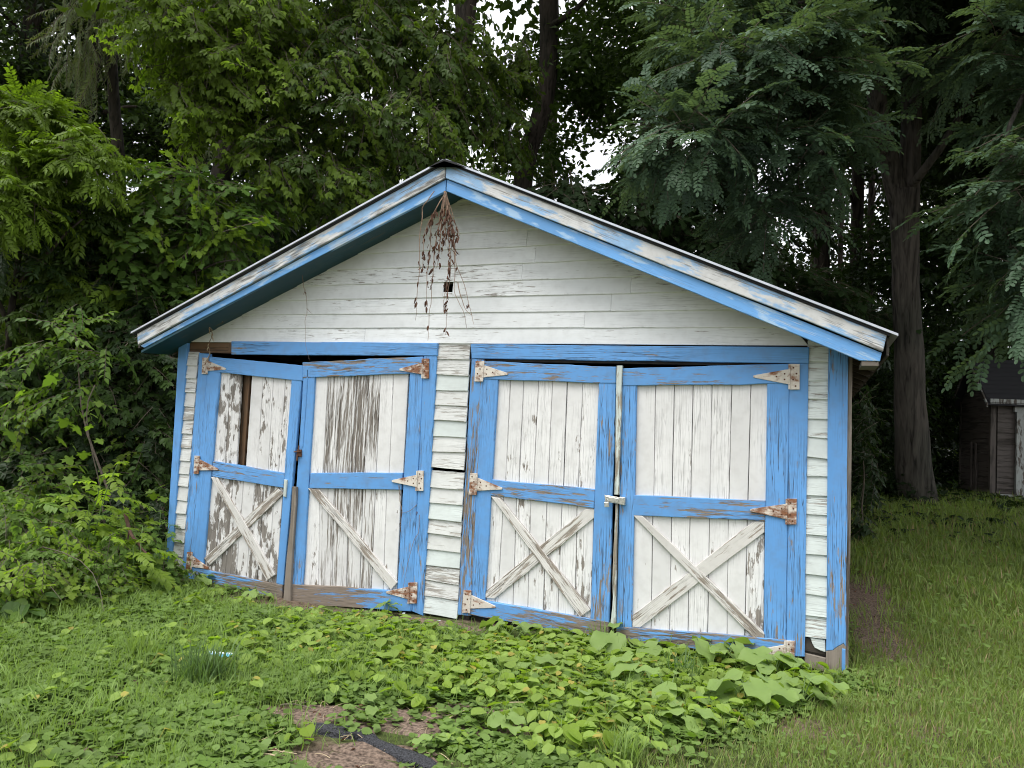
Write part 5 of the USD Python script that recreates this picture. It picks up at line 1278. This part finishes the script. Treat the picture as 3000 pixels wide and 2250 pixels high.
wb('door_frame', box(.40, .53, -.09, -.02, .04, 1.60), 'shed_frame')
wb('door_frame', box(1.95, 2.08, -.09, -.02, .04, 1.60), 'shed_frame')
wb('door_head', box(.36, 2.12, -.094, -.02, 1.60, 1.70), 'shed_frame')
wb('eave_board', box(-.10, SL + .1, -.20, -.175, SH - .10, SH - .01), 'shed_frame')
wb('sill', box(.0, SL, -.05, -.021, -.06, .03), 'shed_frame')
wb('leaning_board', box(-.06, -.03, .55, .70, .02, .62), 'shed_siding')
wb('leaning_board', box(-.085, -.061, .52, .58, .45, .98), 'shed_siding')
wb('leaning_board', box(-.085, -.061, .74, .80, .10, 1.0), 'shed_siding')
wb('foundation', box(.1, SL - .1, .1, SW_ - .1, -.4, .019), 'dark_wood')
for s in (0, 1):
    q = []
    for x in (-.14, SL + .14):
        for yy, dz in ((SW_ / 2, .80), (-.20, -.135), (-.20, -.105), (SW_ / 2, .83)):
            q.append((x, yy if s == 0 else SW_ - yy, SH + dz - (.0 if yy > 0 else 0)))
    f = np.array([(0, 1, 5), (0, 5, 4), (1, 2, 6), (1, 6, 5), (2, 3, 7), (2, 7, 6), (3, 0, 4), (3, 4, 7), (0, 3, 2), (0, 2, 1), (4, 5, 6), (4, 6, 7)])
    put(S, 'roof', (np.array(q), f if s else f[:, ::-1]), 'roof_felt')
    for k in range(10):                                             # shingle courses, each lapping the one below
        u0, u1 = k / 10, min(1.0, (k + 1.12) / 10)
        e0, e1 = np.array([-.20, -.105 + .012]), np.array([SW_ / 2, .83 + .004])
        a_, b_ = e0 + (e1 - e0) * u0 + [0, .016], e0 + (e1 - e0) * u1 + [0, .004]
        qq = [(x, yy if s == 0 else SW_ - yy, SH + zz_) for x in (-.13, SL + .13) for yy, zz_ in ((b_[0], b_[1] - .006), (a_[0], a_[1] - .012), tuple(a_), tuple(b_))]
        put(S, 'shingle_course', (np.array(qq), f if s else f[:, ::-1]), 'roof_felt')
    q2 = np.array([(-.165 if i < 4 else -.141, *q[i % 4][1:]) for i in range(8)]); q2[:, 2] += np.where(np.isin(np.arange(8) % 4, (0, 1)), -.03, .004)
    put(S, 'rake_board', (q2, f if s else f[:, ::-1]), 'shed_frame', uv=q2[:, [1, 2]], wear=.12)

# a pale house far beyond the trees
hb = at(2755, 1262, 44)
H_ = thing('house', 'grey house wall glimpsed far off through the trees, left of the small shed', 'house', (hb[0], hb[1], float(gz(hb[0], hb[1]))))
put(H_, 'wall', box(-5, 5, 0, 6, -1, 4.2), 'grey_house')
put(H_, 'window', box(-1.2, -.2, -.03, .02, 1.2, 2.6), 'interior_dark')
q = trimesh.creation.extrude_polygon(Polygon([(-5.4, 4.2), (5.4, 4.2), (0, 7)]), 6.6, engine='earcut'); v = np.array(q.vertices)
put(H_, 'roof', (np.stack([v[:, 0], 6.3 - v[:, 2], v[:, 1]], 1), np.array(q.faces)[:, ::-1]), 'roof_felt')

# ------------------------------------------------------------------ the ground in front
soil = gp(2560, 1720)
patch('soil_strip', 3.42, 2.0, .30, 2.4, 'bare_soil', .010, .02, 1, edge=.6)
BARE = [(gp(1180, 2115), .66, .17, .25), (gp(900, 2110), .42, .13, .1), (gp(1000, 2235), .34, .10, .3), (gp(760, 2225), .22, .07, .2), (gp(1420, 2085), .3, .09, .2), (gp(1130, 2205), .30, .09, .3), (gp(290, 2215), .22, .09, .0), (gp(640, 2190), .12, .05, .2), (gp(1240, 1825), .55, .13, -.0), (gp(900, 1795), .5, .12, 0), (gp(1900, 1890), 1.0, .12, .05)]
for k, (p, rx, ry, ro) in enumerate(BARE):
    patch('soil', p[0], p[1], rx, ry, 'bare_soil', .008, ro, k + 3)
ASP = [(gp(1005, 2150), .20, .07, .2), (gp(1210, 2232), .36, .055, -.22)]
for k, (p, rx, ry, ro) in enumerate(ASP):
    patch('asphalt', p[0], p[1], rx, ry, 'asphalt', .022, ro, k + 13, edge=.4)


WR = [(gp(643, 1945), .13, .12, 0.0)]


def in_patch(P, L, grow_=1.0):
    hit = np.zeros(len(P), bool)
    for p, rx, ry, ro in L:
        d = P[:, :2] - p[:2]
        u = d[:, 0] * math.cos(ro) + d[:, 1] * math.sin(ro); w = -d[:, 0] * math.sin(ro) + d[:, 1] * math.cos(ro)
        hit |= (u / (rx * grow_)) ** 2 + (w / (ry * grow_)) ** 2 < 1
    return hit


def seen(P, margin=.18):
    d = P - EYE; w = d @ FW
    x, y = (d @ RT) / np.maximum(w, .01) * FPX / 1500, (d @ UP) / np.maximum(w, .01) * FPX / 1125
    return (w > .8) & (np.abs(x) < 1 + margin * 1.6) & (y > -1 - margin) & (y < 1)


def scatter(n, x0, x1, y0, y1, r, keep):
    P = np.stack([r.uniform(x0, x1, n), r.uniform(y0, y1, n), np.zeros(n)], 1)
    P[:, 2] = gz(P[:, 0], P[:, 1])
    P = P[seen(P)]
    P = P[r.uniform(0, 1, len(P)) < keep(P)]
    return P[~((np.abs(P[:, 0]) < 3.05) & (P[:, 1] > -.02) & (P[:, 1] < 6.1))]


def upright(n, r, lean=.12):
    a = r.uniform(0, 2 * np.pi, n)
    X = np.stack([np.cos(a), np.sin(a), r.normal(0, lean, n)], 1)
    Z = np.stack([r.normal(0, lean, n), r.normal(0, lean, n), np.ones(n)], 1)
    return quats(X, Z)


def gblade(r, h, w):
    a = r.uniform(0, 6.28); bow = r.uniform(.15, .8) * h
    d = np.array([math.cos(a), math.sin(a), 0]); s = np.array([-d[1], d[0], 0])
    t = np.array([0, .4, .75, 1])
    c = np.outer(bow * t ** 2, d) + np.outer(h * t * (1 - .18 * (bow / h) * t), [0, 0, 1])
    wd = np.array([1, .95, .6, 0]) * w
    v = np.vstack([c[0] - s * wd[0], c[0] + s * wd[0], c[1] - s * wd[1], c[1] + s * wd[1], c[2] - s * wd[2], c[2] + s * wd[2], c[3]])
    return v, np.array([(0, 1, 3), (0, 3, 2), (2, 3, 5), (2, 5, 4), (4, 5, 6)])


def tuft(seed, n, h, w, spread):
    r = np.random.default_rng(seed)
    return join([mv(gblade(r, h * r.uniform(.5, 1.15), w), None, (*(r.normal(0, spread, 2)), -.004)) for _ in range(n)])


def ivy_patch(seed, n=20, R=.10, lr=(.013, .024)):
    r = np.random.default_rng(seed); parts = []
    for _ in range(n):
        q = r.uniform(0, 1) ** .5 * R; a = r.uniform(0, 6.28)
        parts.append(mv(roundleaf(r.uniform(*lr)), rotz(r.uniform(0, 6.28)) @ roty(r.normal(.1, .25)) @ rotx(r.normal(0, .25)), (q * math.cos(a), q * math.sin(a), r.uniform(.008, .045))))
    return join(parts)


def weed(seed, n=7, L=(.034, .074)):
    r = np.random.default_rng(seed); parts = []
    for k in range(n):
        a = k * 2.4 + r.normal(0, .3); h = r.uniform(.03, .10); o = r.uniform(.02, .07)
        e_ = np.array([o * math.cos(a), o * math.sin(a), h])
        parts.append(strip_stem(np.array([[0, 0, 0], e_ * [.6, .6, .6], e_]), .0014))
        q = r.uniform(*L)
        parts.append(mv(heartleaf(q, q * r.uniform(.42, .52)), rotz(a + r.normal(0, .4)) @ roty(r.normal(.30, .25)) @ rotx(r.normal(0, .2)), e_))
    return join(parts)


rq = np.random.default_rng(77)
foot = lambda P: np.where((P[:, 0] < .95) & (P[:, 1] > -.46 - .14 * np.sin(P[:, 0] * 3.1)), .09, 1) * np.where((P[:, 1] > -.16), .25, 1)
side = lambda P: (P[:, 0] - 1.75) - (np.minimum(P[:, 1], .0) + 2.35) * .56          # > 0 on the mown lawn to the right
nse = lambda P, s, k: meshkit.fbm(np.c_[P[:, :2] * s, np.full(len(P), k * 7.3)], 3)
dist = lambda P: np.linalg.norm(P - EYE, axis=1)
sstep = lambda x, a, b: np.clip((x - a) / (b - a), 0, 1) ** 2 * (3 - 2 * np.clip((x - a) / (b - a), 0, 1))
strip_soil = lambda P: ((P[:, 0] - 3.38) / .25) ** 2 + ((P[:, 1] - 1.9) / 2.0) ** 2 < 1.5 * meshkit.fbm(np.c_[P[:, :2] * 3, P[:, 0] * 0], 3) + .2

P = scatter(40000, -1, 13, -4.2, 18, rq, lambda P: sstep(side(P), -.25, .25) * np.minimum(1, (7 / dist(P)) ** 1.1) * np.where(strip_soil(P), .05, 1) * (.35 + .75 * sstep(nse(P, 1.3, 1), .30, .55)) * np.where(P[:, 1] > 6, .5, 1))
instancer('/World/lawn_grass', [[(tuft(k, 52, .062, .0022, .085), 'grass_lawn'), (tuft(20 + k, 9, .05, .002, .085), 'grass_dry')] + ([(mv(ivy_patch(30 + k, 5, .09, (.007, .012)), None, (0, 0, .02)), 'leaf_ivy')] if k < 2 else []) for k in range(5)], P, upright(len(P), rq), rq.uniform(.7, 1.35, len(P)) * np.clip(dist(P) / 5, 1, 1.9), 1,
          label='mown lawn grass to the right of the garage, fading into the shade of the wood', category='grass', kind='stuff')
print('lawn', len(P))
P = scatter(20000, -7, 2.6, -4.2, 1.5, rq, lambda P: sstep(-side(P), -.1, .4) * np.where(in_patch(P, BARE + ASP + WR, 1.0), .03, 1) * foot(P) * np.clip(.05 + .75 * sstep(nse(P, .9, 2), .46, .64) + .55 * sstep(-P[:, 0], .6, 1.8), 0, 1) * np.minimum(1, (4.2 / dist(P)) ** 1.2))
instancer('/World/rough_grass', [[(tuft(40 + k, 36, .095, .0022, .075), 'grass_long')] for k in range(5)], P, upright(len(P), rq, .2), rq.uniform(.6, 1.35, len(P)), 2,
          label='longer unmown grass among the weeds in front of the left doors', category='grass', kind='stuff')
print('rough', len(P))
P = scatter(16000, -6, 3.3, -4.2, .0, rq, lambda P: sstep(-side(P), -.35, .15) * np.where(in_patch(P, BARE + WR, 1.35), .06, 1) * np.where(in_patch(P, ASP, .85), .04, 1) * (.10 + .75 * sstep(nse(P, 1.5, 3), .36, .56)) * np.minimum(1, (3.8 / dist(P)) ** 1.2) * foot(P))
instancer('/World/ground_ivy', [[(ivy_patch(60 + k, 52, .15), 'leaf_ivy' if k != 2 else 'leaf_shrub')] for k in range(5)], P, upright(len(P), rq, .08), rq.uniform(.75, 1.25, len(P)), 3,
          label='low ground cover of small round scalloped leaves in the foreground', category='ground cover', kind='stuff')
print('ivy', len(P))
P = scatter(12000, -6, 3.0, -4.0, -.1, rq, lambda P: sstep(-side(P), -.3, .2) * np.where(in_patch(P, BARE + WR, 1.1), .05, 1) * np.where(in_patch(P, ASP, 1.1), .02, 1) * foot(P) * np.clip(.025 + .85 * sstep(P[:, 1] + .22 * P[:, 0], -2.05, -1.35) * sstep(P[:, 0], -1.3, .5) + .22 * sstep(nse(P, 1.2, 4), .54, .66) * sstep(P[:, 1], -2.4, -1.6), 0, 1) * .72 * (.35 + .75 * sstep(nse(P, 2.2, 9), .34, .5)))
instancer('/World/broadleaf_weeds', [[(weed(80 + k), 'leaf_weed' if k % 3 else 'leaf_bright')] + ([(weed(90 + k, 1, (.03, .05)), 'leaf_yellowed')] if k in (1, 4) else []) + [(tuft(70 + k, 3, .15, .0022, .05), 'grass_long')] * (k % 2) for k in range(6)], P, upright(len(P), rq, .1), rq.uniform(.65, 1.25, len(P)), 4,
          label='carpet of bright heart-shaped weed leaves before the doors', category='weeds', kind='stuff')
print('weeds', len(P))
P = scatter(22000, -9, -2.2, -3.0, 5, rq, lambda P: sstep(-(P[:, 0] + .25 * P[:, 1]), 2.6, 3.4) * .35)
instancer('/World/thicket_floor', [[(weed(100 + k, 9, (.05, .09)), 'leaf_shrub')] for k in range(4)] + [[(weed(110, 9, (.05, .09)), 'leaf_understory')]], P, upright(len(P), rq, .15), rq.uniform(.9, 2.0, len(P)), 5,
          label='low leafy plants covering the floor of the thicket', category='undergrowth', kind='stuff')
P = scatter(5000, 3.2, 11, 5, 17, rq, lambda P: np.clip(.12 + sstep(P[:, 1], 7.5, 10.5) * .8, 0, 1) * np.where(strip_soil(P), .05, 1))
instancer('/World/woodland_floor', [[(weed(120 + k, 8, (.05, .08)), 'leaf_maple_dark')] for k in range(4)], P, upright(len(P), rq, .15), rq.uniform(.8, 1.7, len(P)), 6,
          label='dark low plants along the edge of the wood', category='undergrowth', kind='stuff')

# fallen leaves and straw
def scrap(seed):
    r = np.random.default_rng(seed)
    return mv(rhomb(r.uniform(.02, .045), r.uniform(.007, .014), .4, .3), roty(r.normal(0, .3)) @ rotx(r.normal(0, .4)))


def straw(seed):
    r = np.random.default_rng(seed); L = r.uniform(.05, .16)
    return tube(bend([[0, 0, .006], [L * .5, r.normal(0, .01), .012], [L, r.normal(0, .02), .006]], 5), .0014, 4)


P = scatter(5000, -3, 6, -4.2, 6, rq, lambda P: np.where(in_patch(P, BARE, 1.05) | strip_soil(P), .9, .05))
P[:, 2] += .022
instancer('/World/fallen_leaves', [[(scrap(k), 'leaf_litter')] for k in range(5)], P, upright(len(P), rq, .3), rq.uniform(.5, 1.2, len(P)), 7, label='scattered small dead leaves on the bare soil', category='dead leaves', kind='stuff')
P = scatter(5000, -3, 4, -4.2, 0, rq, lambda P: np.where(in_patch(P, BARE[:6], 1.1), .45, .0))
P[:, 2] += .012
instancer('/World/straw', [[(straw(k), 'straw')] for k in range(6)], P, upright(len(P), rq, .1), rq.uniform(.6, 1.5, len(P)), 8, label='dry stalks and straw strewn over the bare patch', category='straw', kind='stuff')
ch = np.array([[p[0], p[1], gz(p[0], p[1]) + .012] for p in [(rq.uniform(-1.4, 1.2), rq.uniform(-.42, -.08), 0) for _ in range(34)]])
instancer('/World/paint_flakes', [[(mv(oval(.022 * (1 + k * .3), .008 + .004 * k, .1)), ('flake_grey', 'flake_blue')[k % 2])] for k in range(3)], ch, upright(len(ch), rq, .3), rq.uniform(.5, 1.3, len(ch)), 9,
          label='flakes of fallen paint on the soil below the doors', category='paint flakes', kind='stuff')

for k, (a, b2, lab) in enumerate([((1380, 2085), (1290, 2130), 'thin pale dead stick lying across the bare patch'), ((820, 2078), (910, 2088), 'short brown stick at the left end of the bare patch'), ((745, 2228), (830, 2240), 'pale twig at the bottom edge of the picture')]):
    p0, p1 = gp(*a) + [0, 0, .02], gp(*b2) + [0, 0, .022]
    t = thing('stick', lab, 'stick', group='dead sticks on the bare patch')
    put(t, 'shaft', tube(bend([p0, (p0 + p1) / 2 + [0.01, .015, .008], p1], 8, .003, k), np.linspace(.006, .003, 8), 6), 'straw' if k != 1 else 'twig_bark', smooth=True)
    m_ = (p0 + p1) / 2 + [0.01, .015, .008]
    put(t, 'side_twig', tube(np.array([m_, m_ + [.03, .04, .012]]), .002, 4), 'straw' if k != 1 else 'twig_bark', smooth=True)

# crumpled wrapper in the grass
p = gp(643, 1948) + [0, 0, .05]
t = thing('wrapper', 'crumpled light blue and white wrapper lying in the grass', 'litter', p, .3)
rw = np.random.default_rng(4)
nx, ny = 11, 6
X_, Y_ = np.meshgrid(np.linspace(-.075, .075, nx), np.linspace(-.035, .035, ny), indexing='ij')
Z_ = .016 * rw.normal(0, 1, X_.shape) * .5 + .018 - 3.0 * Y_ ** 2
V_ = np.stack([X_ + rw.normal(0, .002, X_.shape), Y_, Z_], -1).reshape(-1, 3)
i_, j_ = np.meshgrid(np.arange(nx - 1), np.arange(ny - 1), indexing='ij'); q_ = i_ * ny + j_
Q_ = np.stack([q_, q_ + ny, q_ + ny + 1, q_ + 1], -1)
put(t, 'foil', (V_, np.vstack([Q_[:, :3].reshape(-1, 4)[:, [0, 1, 2]], Q_[:, :3].reshape(-1, 4)[:, [0, 2, 3]]])), 'wrapper_blue', smooth=True)
put(t, 'stripe', (V_ * [1, .30, 1] + [0, .006, .0025], np.vstack([Q_.reshape(-1, 4)[:, [0, 1, 2]], Q_.reshape(-1, 4)[:, [0, 2, 3]]])), 'wrapper_white', smooth=True)

# the big dark tuft of grass and others like it
for k, (px, py, n, h, lab) in enumerate([(600, 2010, 330, .27, 'large dark tuft of long grass left of the wrapper'), (410, 1930, 90, .24, 'pale green tuft of tall grass to the left of the large dark tuft'), (1990, 2000, 70, .26, 'tuft of long grass among the burdock below the right door post'),
                                         (1750, 1895, 40, .24, 'thin tuft of grass below the meeting edge of the right-hand doors'), (1830, 2225, 120, .17, 'spreading tuft of fine grass at the bottom edge'), (2300, 1985, 50, .20, 'tuft of grass against the foot of the right corner board'), (560, 1690, 60, .26, 'grass growing at the left end of the lowest door rail')]):
    p = gp(px, py)
    r = np.random.default_rng(300 + k)
    t = thing('grass_tuft', lab, 'grass tuft', p, group='tufts of long grass')
    for g_ in range(3):
        put(t, 'blades', join([mv(gblade(r, h * r.uniform(.5, 1.1), .0042), None, (*(r.normal(0, h * .25, 2)), -.01)) for _ in range(n // 3)]), 'grass_dark' if k in (0, 2) else 'grass_long', kind='stuff')

# burdock and other large-leaved weeds, leaf by leaf
def bigleaf(r, L, w):
    nu, nv = 9, 7
    u, vv = np.meshgrid(np.linspace(0, 1, nu), np.linspace(-1, 1, nv), indexing='ij')
    hw = w * 1.72 * u ** .40 * (1 - u) ** .62 + .002
    x = L * u - .16 * L * np.abs(vv) ** 1.5 * (1 - u) ** 3
    ph = r.uniform(0, 6)
    z = .10 * w * np.abs(vv) + .19 * w * np.sin(u * 11 + ph + vv * 1.5) * np.abs(vv) ** 1.5 - .20 * L * u ** 2 - .03 * w * np.abs(np.sin(vv * 7 + u * 5))
    V = np.stack([x, vv * hw, z], -1).reshape(-1, 3)
    i, j = np.meshgrid(np.arange(nu - 1), np.arange(nv - 1), indexing='ij'); q = i * nv + j
    return V, np.vstack([np.stack([q, q + nv, q + nv + 1], -1).reshape(-1, 3), np.stack([q, q + nv + 1, q + 1], -1).reshape(-1, 3)])


BD = [(1480, 1880, 6, .17, 'burdock with ruffled leaves below the left post of the right-hand doors'), (1620, 1925, 5, .14, 'small burdock in the middle of the weed carpet, under the crossed braces'), (1800, 1920, 6, .20, 'burdock below the meeting edge of the right-hand doors'),
      (1935, 1935, 5, .20, 'burdock with a leaf raised against the lower rail of the rightmost door'), (2120, 1960, 7, .24, 'tallest burdock, its leaves against the right door post'), (2265, 2000, 5, .20, 'burdock whose leaf folds over the lowest right hinge'),
      (2190, 2070, 6, .24, 'burdock with broad pale leaves in front of the right door post'), (1960, 2060, 6, .19, 'burdock in the grass below the rightmost door'), (1770, 2070, 5, .15, 'low burdock at the edge of the weed carpet and the lawn'), (2010, 2140, 5, .13, 'small burdock nearest the mown lawn'),
      (790, 1745, 5, .13, 'small burdock in front of the lowest rail of the leftmost door'), (580, 1710, 5, .14, 'burdock seedling at the bottom left hinge'), (1160, 1795, 5, .13, 'low burdock on the bare soil below the single-braced door'), (650, 2020, 5, .10, 'pale weed with rounded leaves beside the large dark grass tuft'),
      (1480, 2145, 5, .11, 'weed with upright oval leaves beside the larger strip of asphalt'), (1100, 2095, 4, .10, 'weed with three oval leaves on the bare patch'), (1270, 2200, 4, .09, 'pale seedling beside the asphalt'), (2520, 1990, 6, .09, 'leafy weed at the right corner of the garage'), (1690, 1840, 4, .10, 'small burdock on the soil under the crossed-brace door'),
      (1560, 1990, 5, .16, 'burdock half way between the asphalt and the crossed-brace door'), (1870, 2010, 5, .19, 'burdock leaning left, in front of the rightmost door'), (2350, 2070, 6, .21, 'burdock at the edge of the mown lawn before the right corner board'), (2060, 1905, 4, .22, 'burdock standing close against the rightmost door, its leaves upright')]
for k, (px, py, n, L, lab) in enumerate(BD):
    r = np.random.default_rng(500 + k)
    p = gp(px, py)
    p[1] = min(p[1], -.14 - L * .3) if p[0] < 3.0 else p[1]
    p[2] = gz(p[0], p[1])
    t = thing('burdock' if L > .105 else 'broadleaf_weed', lab, 'burdock' if L > .105 else 'weed', p, group='large-leaved weeds before the garage')
    for j in range(n):
        a = j * 6.283 / n + r.normal(0, .35); h = L * r.uniform(.25, .95); o = L * r.uniform(.15, .5)
        e_ = np.array([o * math.cos(a), o * math.sin(a), h])
        put(t, 'stalk', tube(bend([[0, 0, -.01], e_ * [.5, .5, .65], e_], 6), np.linspace(.005, .0028, 6) * (L / .2), 5), 'green_stem', smooth=True)
        q = L * r.uniform(.75, 1.15)
        put(t, 'leaf', mv(bigleaf(r, q, q * r.uniform(.36, .46)), rotz(a + r.normal(0, .25)) @ roty(r.normal(.18, .22)) @ rotx(r.normal(0, .2)), e_), 'leaf_burdock', smooth=True)
